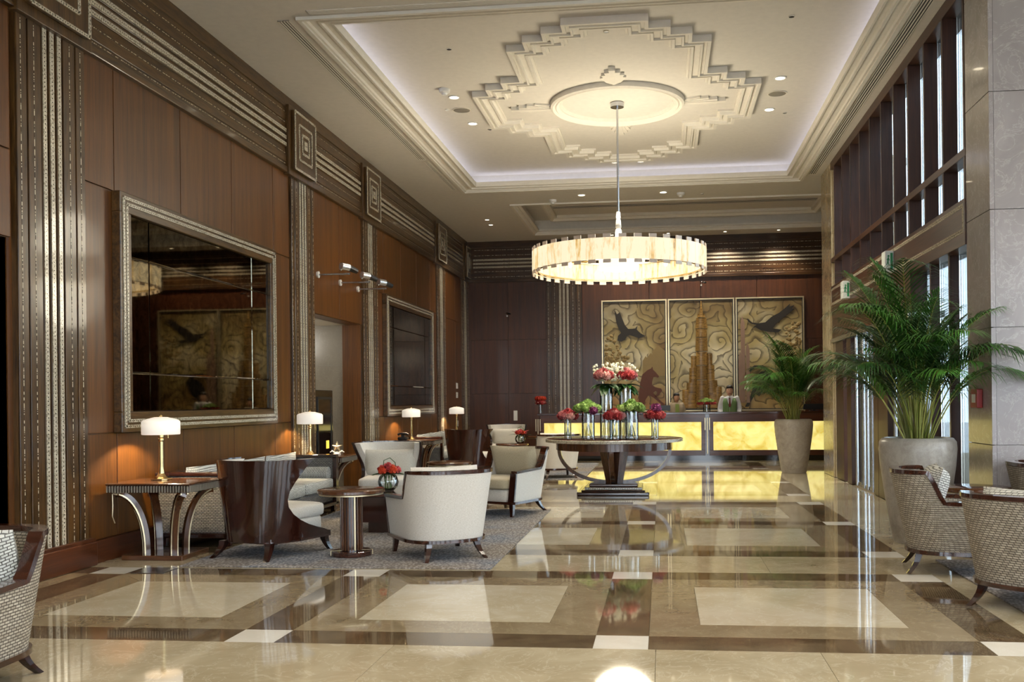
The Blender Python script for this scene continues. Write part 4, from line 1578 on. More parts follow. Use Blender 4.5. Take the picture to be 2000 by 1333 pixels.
G4 = 'console tables along the panelled wall'
c1 = console(-4.58, 8.55, 'dark reeded console table with splayed legs nearest the camera')
dup(c1, (-4.58, 12.70, 0), 0, 'dark console table at the doorway end of the nearer sofa', G4)
dup(c1, (-4.58, 17.92, 0), 0, 'dark console table beyond the doorway below the farther mirror', G4)
dup(c1, (-4.58, 22.02, 0), 0, 'dark console table in the far corner by the back wall', G4)
m = MB().tube([(-4.95, 8.29, .60), (-4.94, 8.28, .50), (-4.94, 8.27, .40), (-4.91, 8.26, .34)], .005, 6)
tag(m.build('lamp_cord', 'gold', smooth=True), 'thin lamp cord hanging behind the nearest console table', 'cord')


def table_lamp(x, y, label):
    o = thing('table_lamp', label, 'lamp', (x, y, .70), 0, 'brass table lamps with white drum shades')
    MB().prism([(-.085, -.05), (-.05, -.085), (.05, -.085), (.085, -.05), (.085, .05), (.05, .085), (-.05, .085), (-.085, .05)], 0, .014).build('base', 'brass', o, bevel=.004)
    MB().lathe([(.075, .014), (.05, .03), (.03, .055), (.022, .07)], n=8).build('base_step', 'brass', o)
    MB().lathe([(.028, .06), (.021, .12), (.019, .36), (.026, .37), (.026, .385), (.019, .39), (.026, .40), (.026, .42)], n=10).build('stem', 'brass', o)
    MB().lathe([(.168, .425), (.172, .43), (.172, .545), (.155, .562), (.06, .588), (.0, .59), (.0, .582), (.06, .58), (.15, .556), (.165, .54), (.165, .425)], n=40, cap=False).build('lamp_shade', 'shade', o, smooth=True, angle=50)
    MB().lathe([(.012, .588), (.016, .60), (.008, .612), (.0, .614)], n=12).build('finial', 'brass', o, smooth=True)
    MB().tube([(.06, .02, .425), (.06, .02, .39)], .002, 5).build('pull_chain', 'brass', o)
    point(o, (0, 0, .52), 60, (1, .80, .52), .025)
    return o


G5 = 'brass table lamps with white drum shades'
l1 = table_lamp(-4.68, 8.66, 'lit brass table lamp on the console nearest the camera')
dup(l1, (-4.72, 12.66, .70), 0, 'lit brass table lamp in front of the pilaster left of the doorway')
dup(l1, (-4.70, 17.92, .70), 0, 'lit brass table lamp below the farther mirror')
dup(l1, (-4.70, 22.0, .70), 0, 'lit brass table lamp nearest the far corner')


# ---- round side tables
def side_table(x, y, label):
    o = thing('side_table', label, 'side table', (x, y, .012), 0, 'round pedestal side tables')
    MB().lathe([(.0, .565), (.285, .565), (.305, .575), (.305, .597), (.295, .605), (.0, .605)], n=48).build('table_top', 'walnut_x', o, smooth=True, angle=40)
    MB().lathe([(.286, .556), (.290, .556), (.290, .566), (.286, .566)], n=48, cap=False).build('metal_band', 'gold', o, smooth=True)
    MB().lathe([(.0, .04), (.088, .04), (.088, .566), (.0, .566)], n=24).build('column', 'dark', o, smooth=True, angle=40)
    for k in range(20):
        a = 2 * PI * k / 20
        f = MB().box((.082, -.008, .05), (.103, .008, .566)).build('flute', 'gold' if k % 10 == 7 else 'walnut', o, bevel=.004)
        f.rotation_euler = (0, 0, a)
    for s in (0, 1):
        p = [(.185 * math.cos(PI * i / 7 + PI / 14 * 0), .185 * math.sin(PI * i / 7)) for i in range(8)]
        b = MB().prism(p, 0, .045).build('base_half', 'dark_x', o, bevel=.004)
        b.rotation_euler = (0, 0, .35 + PI * s)
        b.location = (-.006 * math.sin(.35 + PI * s), .006 * math.cos(.35 + PI * s), 0)
    bs = MB().box((-.19, -.006, 0), (.19, .006, .046)).build('base_strip', 'gold', o)
    bs.rotation_euler = (0, 0, .35)
    return o


G6 = 'round pedestal side tables'
s1 = side_table(-2.83, 8.62, 'round fluted side table between the two nearest armchairs')
dup(s1, (-2.83, 12.75, .0), 0, 'round fluted side table beside the cream armchair by the doorway')
dup(s1, (-2.78, 17.9, .012), 0, 'round fluted side table carrying red flowers on the farther rug')
dup(s1, (-2.78, 22.05, .0), 0, 'round fluted side table near the end of the reception desk')
dup(s1, (2.72, 8.94, .0), 0, 'round side table between the woven chairs before the marble pillar')
# coffee tables
def coffee(x, y, label):
    o = thing('coffee_table', label, 'coffee table', (x, y, .012), 0, 'square dark coffee tables')
    MB().box((-.6, -.55, .39), (.6, .55, .42)).build('table_top', 'dark_x', o, bevel=.006)
    MB().box((-.585, -.535, .12), (.585, .535, .39)).build('body', 'dark', o, bevel=.004)
    MB().box((-.47, -.42, 0), (.47, .42, .12)).build('plinth', 'dark', o)
    return o


k1 = coffee(-2.67, 10.55, 'low square dark coffee table on the nearer rug')
dup(k1, (-2.65, 19.75, .012), 0, 'low square dark coffee table on the farther rug', 'square dark coffee tables')

# ---- rugs
def rug_mat():
    t = NT('mottled_rug')
    v = t.coord('Object', (1, 1, 1))
    a = t.noise(v, 1.1, 3.0)
    vo = t.n('ShaderNodeTexVoronoi', i_Scale=42.0)
    mp = t.n('ShaderNodeMapping', i_Vector=v)
    mp.inputs['Scale'].default_value = (1, .55, 1)
    t.t.links.new(mp.outputs[0], vo.inputs['Vector'])
    b = t.noise(v, 26.0, 3.0)
    base = t.ramp(a, [(.38, lin('6d737f')), (.5, lin('8a817a')), (.64, lin('8d7c66'))])
    sp = t.ramp(t.math('ADD', t.math('MULTIPLY', vo.outputs['Distance'], .6), t.math('MULTIPLY', b, .5)), [(.35, lin('c3c0bd')), (.62, lin('4c4a50'))])
    t.pr(Base_Color=t.mix(.45, base, sp), Roughness=.95)
    t.bump(vo.outputs['Distance'], .5, .006)
    return t.m


M['rug'] = rug_mat()
for x0, x1, y0, y1, l in [(-4.16, -1.43, 7.98, 12.40, 'grey-blue mottled rug under the nearer seating group'), (-4.16, -1.40, 17.15, 21.65, 'grey-blue mottled rug under the farther seating group'),
                          (2.29, 6.3, 3.6, 7.3, 'dark grey-blue rug under the woven chairs by the right edge')]:
    if x0 > 0:
        mb = MB().prism([(2.30, 8.62), (2.29, 3.6), (6.3, 3.6), (6.3, 8.62)][::1][::-1], 0, .012)
    else:
        mb = MB().box((x0, y0, 0), (x1, y1, .012))
    tag(mb.build('rug', 'rug', bevel=.004), l, 'rug')
chR1.location.z = .012
# extra woven sofa end behind the right-hand table
s = dup(chR1, (3.48, 8.84, .012), -PI / 2, 'woven-fabric armchair beyond the side table at the right edge', G3)

# ---- round centre table
rt = thing('round_table', 'large round walnut table with pearl-inlaid rim carrying the flower vases', 'table', (-.73, 14.78, 0))
MB().lathe([(0, .775), (1.0, .775), (1.03, .79), (1.03, .815), (1.0, .83), (0, .83)], n=96).build('table_top', 'dark_x', rt, smooth=True, angle=35)
MB().lathe([(1.025, .776), (1.04, .78), (1.04, .82), (1.025, .826)], n=96, cap=False).build('pearl_rim', 'inlay', rt, smooth=True)
MB().lathe([(0, .66), (.88, .66), (.88, .775), (0, .775)], n=72).build('apron', 'walnut', rt, smooth=True, angle=35)
for a in (PI / 4, 3 * PI / 4, 5 * PI / 4, 7 * PI / 4):
    rows_ = []
    for z, r, w in [(.16, .07, .055), (.66, .14, .085)]:
        rows_.append([(r - w, -w, z), (r + w, -w, z), (r + w, w, z), (r - w, w, z)])
    l = MB().grid(rows_, close=True).build('pedestal_leg', 'walnut', rt)
    l.rotation_euler = (0, 0, a)
for a in (0, PI / 2, PI, 3 * PI / 2):
    pts = [(.84 - .84 * (1 - math.sin(t_ * PI / 2)) if False else .84 * math.sin(PI / 2 * (i / 16)) ** .9, 0, .16 + .5 * (1 - math.cos(PI / 2 * (i / 16)))) for i, t_ in [(q, q / 16) for q in range(17)]]
    b = MB().sweep(pts, .06, .05, up=(0, 0, 1)).build('curved_brace', 'walnut', rt, smooth=True, angle=40)
    b.rotation_euler = (0, 0, a)
for h, z0, z1, mt in [(.53, 0, .05, 'dark_x'), (.47, .05, .075, 'dark_x'), (.42, .075, .115, 'walnut_x'), (.36, .115, .16, 'walnut_x')]:
    MB().box((-h, -h, z0), (h, h, z1)).build('base_step', mt, rt, bevel=.012)
for (p, q, n_) in [((-.42, -.42, .095), (.42, -.42, .095), (0, -1, 0)), ((.42, -.42, .095), (.42, .42, .095), (1, 0, 0)), ((-.42, .42, .095), (-.42, -.42, .095), (-1, 0, 0))]:
    strip('pearl_band', p, q, .03, n_, 'inlay', rt, .004)

# ---- reception desk
dk = thing('reception_desk', 'long dark wooden reception desk with backlit onyx panels', 'desk', (0, 22.4, 0))
MB().box((-2.88, -.03, 1.06), (4.15, .75, 1.11)).build('counter_top', 'dark_x', dk, bevel=.006)
MB().box((-2.82, 0, .12), (4.1, .7, 1.06)).build('body', 'dark', dk)
MB().box((-2.78, .05, 0), (4.05, .66, .12)).build('plinth', 'gloss', dk)
for x0, x1 in [(-2.72, .88), (1.15, 4.05)]:
    MB().box((x0, -.012, .24), (x1, .01, .885)).build('onyx_panel', 'onyx', dk)
    f = MB()
    f.box((x0 - .09, -.03, .885), (x1 + .09, .0, 1.06)).box((x0 - .09, -.03, .12), (x1 + .09, .0, .24)).box((x0 - .09, -.03, .24), (x0, .0, .885)).box((x1, -.03, .24), (x1 + .09, 0, .885))
    f.build('panel_frame', 'base_x', dk, bevel=.003)
for x in (-2.86, 1.015):
    for dx, z0, z1 in ((-.05, .70, .98), (0, .16, .98), (.05, .70, .98)):
        MB().box((x + dx - .011, -.045, z0), (x + dx + .011, -.028, z1)).build('inlay_bar', 'gold', dk, bevel=.002)
# kiosk in the doorway
o = thing('display_cabinet', 'tall slim black display cabinet standing in the doorway', 'cabinet', (-5.13, 14.1, 0))
MB().box((-.08, -.38, 0), (.10, .38, 1.60)).build('body', 'gloss', o, bevel=.01)
m = MB()
for a, b in [((-.27, .45), (.27, .49)), ((-.27, 1.46), (.27, 1.50)), ((-.31, .45), (-.27, 1.50)), ((.27, .45), (.31, 1.50))]:
    m.box((.10, a[0], a[1]), (.112, b[0], b[1]))
m.build('window_frame', 'black', o)
MB().box((.10, -.27, .49), (.106, .27, 1.46)).build('glass_front', 'gloss', o)
M['amber'] = emit_mat('amber_screen', 'e8c048', 1.2)
MB().box((.106, .05, .72), (.109, .17, .84)).build('lit_picture', 'amber', o)
o = thing('table_ornament', 'small pale starfish-shaped ornament on the console by the doorway', 'ornament', (-4.42, 12.88, .70))
MB().lathe([(.05, 0), (.05, .012), (.02, .02), (.012, .04)], n=16).build('stand', 'white', o, smooth=True)
m = MB()
pts = []
for k in range(10):
    r = .075 if k % 2 == 0 else .028
    a = PI / 2 + 2 * PI * k / 10
    pts.append((r * math.cos(a), .105 + r * math.sin(a)))
n_ = 10
m.add([(x, -.01, z) for x, z in pts] + [(x, .01, z) for x, z in pts] + [(0, -.025, .105), (0, .025, .105)],
      [(i, (i + 1) % 10, 20) for i in range(10)] + [(10 + (i + 1) % 10, 10 + i, 21) for i in range(10)] + [((i + 1) % 10, i, 10 + i, 10 + (i + 1) % 10) for i in range(10)])
m.build('star', 'gold', o)
for s_ in (-1, 1):
    MB().tube([(s_ * .02, 0, .02), (s_ * .07, 0, .05), (s_ * .10, 0, .03)], .012, 8, r1=.006).build('scroll', 'white', o, smooth=True)
o = thing('telephone', 'black telephone beside the lamp below the farther mirror', 'telephone', (-4.80, 17.70, .70))
MB().box((-.09, -.08, 0), (.09, .08, .06)).build('body', 'black', o, bevel=.02)
MB().tube([(-.1, 0, .1), (-.06, 0, .12), (.06, 0, .12), (.1, 0, .1)], .022, 10).build('handset', 'black', o, smooth=True)
MB().box((-.03, -.03, .06), (.03, .03, .10)).build('cradle', 'black', o)
for x, l in [(-.05, 'black desk monitor beside the woman behind the reception desk'), (3.45, 'black desk monitor by the far palm behind the reception desk')]:
    o = thing('monitor', l, 'monitor', (x, 22.78, 1.11))
    MB().box((-.24, -.02, .03), (.24, .02, .16)).build('screen', 'black', o, bevel=.006)
    MB().box((-.03, -.01, 0), (.03, .03, .06)).build('stand', 'black', o)
    MB().box((-.1, -.07, 0), (.1, .07, .012)).build('foot', 'black', o)

# ================================================================== PLANTS AND FLOWERS
def leaf_mat(name, c1, c2, rough=.4):
    t = NT(name)
    v = t.coord('Object', (1, 1, 1), 20)
    n = t.noise(v, 7.0, 3.0)
    oi = t.n('ShaderNodeObjectInfo')
    f = t.math('ADD', t.math('MULTIPLY', n, .6), t.math('MULTIPLY', oi.outputs['Random'], .4))
    t.pr(Base_Color=t.ramp(f, [(.3, lin(c1)), (.7, lin(c2))]), Roughness=rough)
    return t.m


M['palm'] = leaf_mat('palm_leaf', '1c3f12', '4f8430')
M['cane'] = leaf_mat('palm_cane', '6f7a2c', 'a9a85a')
M['leaf'] = leaf_mat('flower_leaf', '14310f', '356027')
M['stem'] = leaf_mat('flower_stem', '2f4a1c', '5d7a35')
M['p_red'] = leaf_mat('petal_red', 'a02a30', 'd85a58', .6)
M['p_pink'] = leaf_mat('petal_rose', 'b04850', 'eab0a6', .6)
M['p_green'] = leaf_mat('petal_lime', '6f9436', 'b9d279', .6)
M['p_white'] = leaf_mat('petal_cream', 'c9c6a8', 'f2efdc', .6)
M['p_plum'] = leaf_mat('petal_plum', '6a2148', 'a34e80', .6)
M['p_orange'] = leaf_mat('petal_orange_red', 'b02a14', 'e0512a', .6)
M['vase'] = glass_mat('vase_glass', 'fafcfc', .2)
M['water'] = glass_mat('vase_water', 'd9e2d8', .05)


def frond_mesh(seed, a0, bend, L, bare):
    r = random.Random(seed)
    m = MB()
    N = 26
    pts, dirs = [(0.0, 0.0, 0.0)], []
    for i in range(N):
        s = (i + .5) / N
        a = a0 + bend * s ** 2.2
        d = Vector((math.sin(a), 0, math.cos(a)))
        p = Vector(pts[-1]) + d * (L / N)
        pts.append(tuple(p))
        dirs.append(d)
    dirs.append(dirs[-1])
    m.tube(pts, .010, 5, mi=1, r1=.002)
    s = bare
    while s < 1.0:
        k = s * N
        i = min(int(k), N - 1)
        p = Vector(pts[i]).lerp(Vector(pts[i + 1]), k - i)
        d = dirs[i]
        u = (s - bare) / (1 - bare)
        ln = .48 * (math.sin(PI * min(1, u * .80 + .2)) ** .75) * r.uniform(.9, 1.08) + .05
        up = Vector((0, 1, 0)).cross(d) * -1
        for sd in (-1, 1):
            out = (Vector((0, sd, 0)) * (.80 - .25 * u) + d * (.55 + .55 * u) + Vector((0, 0, r.uniform(.0, .16)))).normalized()
            q = p.copy()
            w = .0085
            prev = None
            vs = []
            n = 4
            for j in range(n + 1):
                t = j / n
                ww = w * (1 - t) ** .8 * (.5 + 1.0 * min(1, t * 3)) + .0006
                dirn = (out + Vector((0, 0, -1)) * (1.15 * t * t)).normalized()
                if j:
                    q = q + dirn * (ln / n)
                sd_v = dirn.cross(Vector((0, 0, 1)))
                if sd_v.length < .01:
                    sd_v = Vector((1, 0, 0))
                sd_v.normalize()
                vs += [tuple(q - sd_v * ww), tuple(q + sd_v * ww)]
            m.add(vs, [(2 * j, 2 * j + 1, 2 * j + 3, 2 * j + 2) for j in range(n)], None, 0)
        s += .024
    me = m.mesh('frond')
    me.materials.append(M['palm'])
    me.materials.append(M['cane'])
    for p_, k_ in zip(me.polygons, m.mi):
        p_.material_index = k_
        p_.use_smooth = True
    return me


FR = [frond_mesh(1, .10, 1.25, 1.75, .42), frond_mesh(2, .22, 1.65, 1.65, .40), frond_mesh(3, .05, .75, 1.8, .45), frond_mesh(4, .30, 1.95, 1.5, .38), frond_mesh(5, .38, 1.5, 1.35, .36)]
pot_prof = [(0, 0), (.22, 0), (.232, .02), (.30, .42), (.345, .74), (.358, .90), (.352, .97), (.325, 1.005), (.30, 1.01), (.29, .99), (.28, .94), (0, .93)]


def palm_pot(x, y, n, seed, pot_label, palm_label, sc=1.0, wall=(0, 0)):
    po = thing('planter', pot_label, 'planter', (x, y, 0), 0, 'tall tapered stone planters')
    MB().lathe(pot_prof[:-1], n=48, cap=False).build('pot', 'pot', po, smooth=True, angle=50)
    MB().lathe([(0, .945), (.285, .945)], n=32, cap=False).build('soil', 'soil', po)
    pa = thing('palm', palm_label, 'palm', (x, y, .945), 0, 'areca palms in stone planters')
    r = random.Random(seed)
    for k in range(n):
        me = FR[(k * 2 + k // 5) % 5] if k % 3 else FR[r.randrange(5)]
        o = bpy.data.objects.new('frond', me)
        link(o, pa)
        a = (2.399963 * k + r.uniform(-.3, .3)) % (2 * PI)
        da = (a - wall[0] + PI) % (2 * PI) - PI
        if abs(da) < wall[1]:            # fronds on the wall side stay upright
            me = FR[2]
            o.data = me
        rr = r.uniform(.02, .12)
        o.location = (rr * math.cos(a), rr * math.sin(a), 0)
        s = r.uniform(.72, 1.06) * sc * (.72 if abs(da) < wall[1] else 1)
        o.scale = (s, s, s)
        o.rotation_euler = (r.uniform(-.10, .10), r.uniform(-.12, .10), a)
    return pa


palm_pot(2.44, 9.72, 64, 5, 'tall tapered stone planter behind the woven armchair', 'large feathery palm in front of the marble pillar', 1.08, (.55, .95))
palm_pot(2.46, 18.76, 60, 9, 'tall tapered stone planter beside the reception desk', 'feathery palm beside the reception desk and far column', .98, (-.5, 1.0))


def petal_ball(R, n, pet, seed, squash=.8):
    r = random.Random(seed)
    m = MB()
    for k in range(n):
        z = 1 - 2 * (k + .5) / n
        a = 2.399963 * k
        q = math.sqrt(max(0, 1 - z * z))
        nr = Vector((q * math.cos(a), q * math.sin(a), z))
        t1 = nr.cross(Vector((0, 0, 1)) if abs(z) < .9 else Vector((1, 0, 0))).normalized()
        t1 = Matrix.Rotation(r.uniform(0, PI), 3, nr) @ t1
        t2 = nr.cross(t1)
        c = Vector((nr.x * R, nr.y * R, nr.z * R * squash)) * r.uniform(.82, 1.0)
        l, w = pet * r.uniform(.8, 1.2), pet * .6
        lift = nr * pet * r.uniform(.2, .6)
        vs = [c - nr * pet * .4, c + t1 * w + t2 * l * .3 + lift * .4, c + t2 * l + lift, c - t1 * w + t2 * l * .3 + lift * .4]
        m.add([tuple(v) for v in vs], [(0, 1, 2, 3)])
    return m


BALL = {}


def ball(parent, c, R, mat, pet=.02, n=None, name='bloom', squash=.85):
    key = (round(R, 3), mat, pet)
    if key not in BALL:
        m = petal_ball(R, n or int(70 + R * 900), pet, len(BALL) + 3, squash)
        core = MB().blob((0, 0, 0), (R * .82, R * .82, R * .82 * squash), 1, 1, 12, 8)
        m.add(core.v, core.f)
        me = m.mesh('bloom')
        me.materials.append(M[mat])
        BALL[key] = me
    o = bpy.data.objects.new(name, BALL[key])
    link(o, parent)
    o.location = c
    o.rotation_euler = (random.uniform(-.3, .3), random.uniform(-.3, .3), random.uniform(0, 6))
    return o


def leaf(parent, base, d, L, W, mat='leaf', droop=.5):
    d = Vector(d).normalized()
    side = d.cross(Vector((0, 0, 1)))
    if side.length < .05:
        side = Vector((1, 0, 0))
    side.normalize()
    rows_ = []
    p = Vector(base)
    n = 6
    for j in range(n + 1):
        t = j / n
        w = W * math.sin(PI * (.06 + .94 * t) ** .8) * .5 + .0006
        dd = (d + Vector((0, 0, -droop * t * 1.4))).normalized()
        if j:
            p = p + dd * (L / n)
        up = side.cross(dd)
        rows_.append([tuple(p - side * w + up * w * .35), tuple(p), tuple(p + side * w + up * w * .35)])
    return MB().grid(rows_).build('leaf', mat, parent, smooth=True, angle=80)


def cyl_vase(o, R, H):
    MB().lathe([(0, 0), (R, 0), (R, H), (R - .006, H), (R - .006, .018), (0, .018)], n=28, cap=False).build('vase', 'vase', o, smooth=True, angle=40)


def stems(o, R, H, n, seed):
    r = random.Random(seed)
    for k in range(n):
        a = 2 * PI * k / n
        MB().tube([(R * .55 * math.cos(a + 2.2), R * .55 * math.sin(a + 2.2), .03), (0, 0, H * .6), (R * .7 * math.cos(a), R * .7 * math.sin(a), H + .03)], .004, 5).build('stem', 'stem', o, smooth=True)


TZP = .83


def arrangement(x, y, kind, label, z=TZP, seed=1, s=1.0):
    o = thing('flower_arrangement', label, 'flowers', (x, y, z), 0, 'flower arrangements in glass vases')
    r = random.Random(seed)
    if kind == 'red':
        R, H = .055 * s, .30
        cyl_vase(o, R, H)
        stems(o, R, H, 7, seed)
        for k in range(11):
            a = 2.4 * k
            q = .12 * math.sqrt(k / 10)
            ball(o, (q * math.cos(a), q * math.sin(a), H + .10 - q * .55), .062, 'p_red' if (k + seed) % 3 else 'p_pink', .026)
        if seed % 2 == 0:
            ball(o, (.02, -.04, H + .15), .075, 'p_plum', .028)
        for k in range(5):
            a = 1.3 * k + seed
            leaf(o, (0, 0, H - .01), (math.cos(a), math.sin(a), .15), .16, .06)
    elif kind == 'green':
        R, H = .10, .40
        cyl_vase(o, R, H)
        stems(o, R, H, 9, seed)
        for k in range(20):
            a = 2.4 * k
            q = .185 * math.sqrt(k / 19)
            ball(o, (q * math.cos(a), q * math.sin(a), H + .145 - q * .6 + r.uniform(-.01, .02)), .058, 'p_green', .021)
        if seed % 2:
            ball(o, (.09, -.17, H + .02), .068, 'p_plum', .026)
        for k in range(7):
            a = .9 * k + seed
            leaf(o, (0, 0, H), (math.cos(a), math.sin(a), .12), .30, .05, 'stem' if k % 2 else 'leaf', .35)
    elif kind == 'tall':
        R, H = .10, .78
        cyl_vase(o, R, H)
        stems(o, R, H, 6, seed)
        for k in range(12):
            a = 2.4 * k
            q = .11 * math.sqrt(k / 11)
            ball(o, (q * math.cos(a) - .03 * s, q * math.sin(a) - .06, H + .23 - q * .6), .068, 'p_pink' if (k + seed) % 3 else 'p_red', .028)
        for k in range(60):
            a = r.uniform(0, 2 * PI)
            q = r.uniform(.10, .24)
            ball(o, (q * math.cos(a) + .05 * s, q * math.sin(a) + .05, H + .20 + r.uniform(-.10, .17)), .02, 'p_white', .016, 16)
        for k in range(16):
            a = .75 * k + seed
            leaf(o, (0, 0, H + .02), (math.cos(a), math.sin(a), -.05 if k % 2 else .25), .30, .12, 'leaf', .85 if k % 2 else .55)
    return o


arrangement(-.853, 14.95, 'tall', 'left of the two tall glass vases of pink and white flowers', seed=1, s=1)
arrangement(-.56, 15.12, 'tall', 'right of the two tall glass vases of pink and white flowers', seed=2, s=-1)
arrangement(-1.12, 14.78, 'green', 'lime green flowers in a wide glass vase on the left of the table', seed=3)
arrangement(-.45, 14.50, 'green', 'lime green flowers in a wide glass vase right of the tall vases', seed=4)
arrangement(-1.44, 14.85, 'red', 'small red flowers in a slim vase at the table\'s left edge', seed=5)
arrangement(-.70, 14.36, 'red', 'red flowers in a glass vase at the front middle of the table', seed=7, s=1.4)
arrangement(-.11, 14.70, 'red', 'small red and plum flowers in a slim vase at the table\'s right edge', seed=6)
o = arrangement(-2.83, 22.62, 'red', 'orange-red flowers with white lilies on the left end of the reception desk', z=1.11, seed=9)
o.scale = (.8, .8, .75)
for k in range(7):
    a = 2 * PI * k / 7
    ball(o, (.10 * math.cos(a), .10 * math.sin(a), .47), .07, 'p_orange', .028)
    leaf(o, (.02 * math.cos(a), .02 * math.sin(a), .34), (math.cos(a), math.sin(a), .3), .2, .07, 'p_white', .4)
o = arrangement(1.02, 22.68, 'green', 'low bowl of green and burgundy flowers between the two receptionists', z=1.11, seed=8)
o.scale = (.85, .85, .55)
for k in range(8):
    a = 2 * PI * k / 8
    ball(o, (.2 * math.cos(a), .2 * math.sin(a), .36), .06, 'p_red', .028)


def bowl_flowers(x, y, z, label, spiky, s=1.0):
    o = thing('flower_bowl', label, 'flowers', (x, y, z))
    o.scale = (s, s, s)
    MB().lathe([(0, 0), (.05, 0), (.085, .035), (.10, .085), (.085, .135), (.06, .16), (.056, .158), (.08, .13), (.094, .085), (.08, .04), (.05, .008), (0, .008)], n=28, cap=False).build('vase', 'vase', o, smooth=True, angle=60)
    for k in range(7):
        a = 2 * PI * k / 7
        MB().tube([(.03 * math.cos(a), .03 * math.sin(a), .012), (.04 * math.cos(a + 1), .04 * math.sin(a + 1), .16)], .005, 5).build('stem', 'stem', o, smooth=True)
    for k in range(9):
        a = 2.4 * k
        q = .085 * math.sqrt(k / 8)
        ball(o, (q * math.cos(a), q * math.sin(a), .235 - q * .45), .036, 'p_orange' if k % 2 else 'p_red', .018)
    for k in range(14):
        a = .77 * k
        leaf(o, (0, 0, .15), (math.cos(a), math.sin(a), .9 if (spiky and k % 2) else .35), .17 + (.06 if spiky else 0), .02 if (spiky and k % 2) else .05, 'p_red' if (spiky and k % 2) else 'leaf', .4)
    MB().tube([(-.05, 0, .2), (-.04, 0, .29), (.02, 0, .315), (.07, 0, .27), (.08, 0, .2)], .004, 6).build('looped_stem', 'stem', o, smooth=True)
    return o


bowl_flowers(-3.0, 10.42, .432, 'round glass bowl of red flowers on the nearer coffee table', False, 1.15)
bowl_flowers(-2.62, 17.86, .617, 'round bowl of spiky red flowers on the farther side table', True)


# ================================================================== PEOPLE (behind the desk)
def remesh(o, vs=.016):
    r = o.modifiers.new('remesh', 'REMESH')
    r.mode = 'VOXEL'
    r.voxel_size = vs
    r.use_smooth_shade = True
    sm = o.modifiers.new('smooth', 'SMOOTH')
    sm.factor = .5
    sm.iterations = 4
    return o


def limb(m, pts, rad, n=10):
    """tapering limb: rings of given radius along a polyline with rounded ends"""
    P = [Vector(p) for p in pts]
    rows_ = []
    for i, p in enumerate(P):
        t = (P[min(i + 1, len(P) - 1)] - P[max(i - 1, 0)]).normalized()
        a = t.cross(Vector((0, 1, 0)))
        if a.length < .05:
            a = t.cross(Vector((1, 0, 0)))
        a.normalize()
        b = a.cross(t).normalized()
        rows_.append([tuple(p + (a * math.cos(2 * PI * k / n) + b * math.sin(2 * PI * k / n)) * rad[i]) for k in range(n)])
    bse = len(m.v)
    m.grid(rows_, close=True)
    m.f.append([bse + i for i in reversed(range(n))]); m.mi.append(0); m.uv.append(None)
    e = bse + (len(P) - 1) * n
    m.f.append([e + i for i in range(n)]); m.mi.append(0); m.uv.append(None)
    m.blob(pts[0], (rad[0],) * 3, 1, 1, 10, 6)
    m.blob(pts[-1], (rad[-1],) * 3, 1, 1, 10, 6)


def loft(m, secs, n=20):
    rows_ = []
    for z, hx, hy, cy in secs:
        rows_.append([(hx * math.copysign(abs(math.cos(2 * PI * k / n)) ** .8, math.cos(2 * PI * k / n)), cy + hy * math.copysign(abs(math.sin(2 * PI * k / n)) ** .8, math.sin(2 * PI * k / n)), z) for k in range(n)])
    b = len(m.v)
    m.grid(rows_, close=True)
    m.f.append([b + i for i in reversed(range(n))]); m.mi.append(0); m.uv.append(None)
    e = b + (len(secs) - 1) * n
    m.f.append([e + i for i in range(n)]); m.mi.append(0); m.uv.append(None)


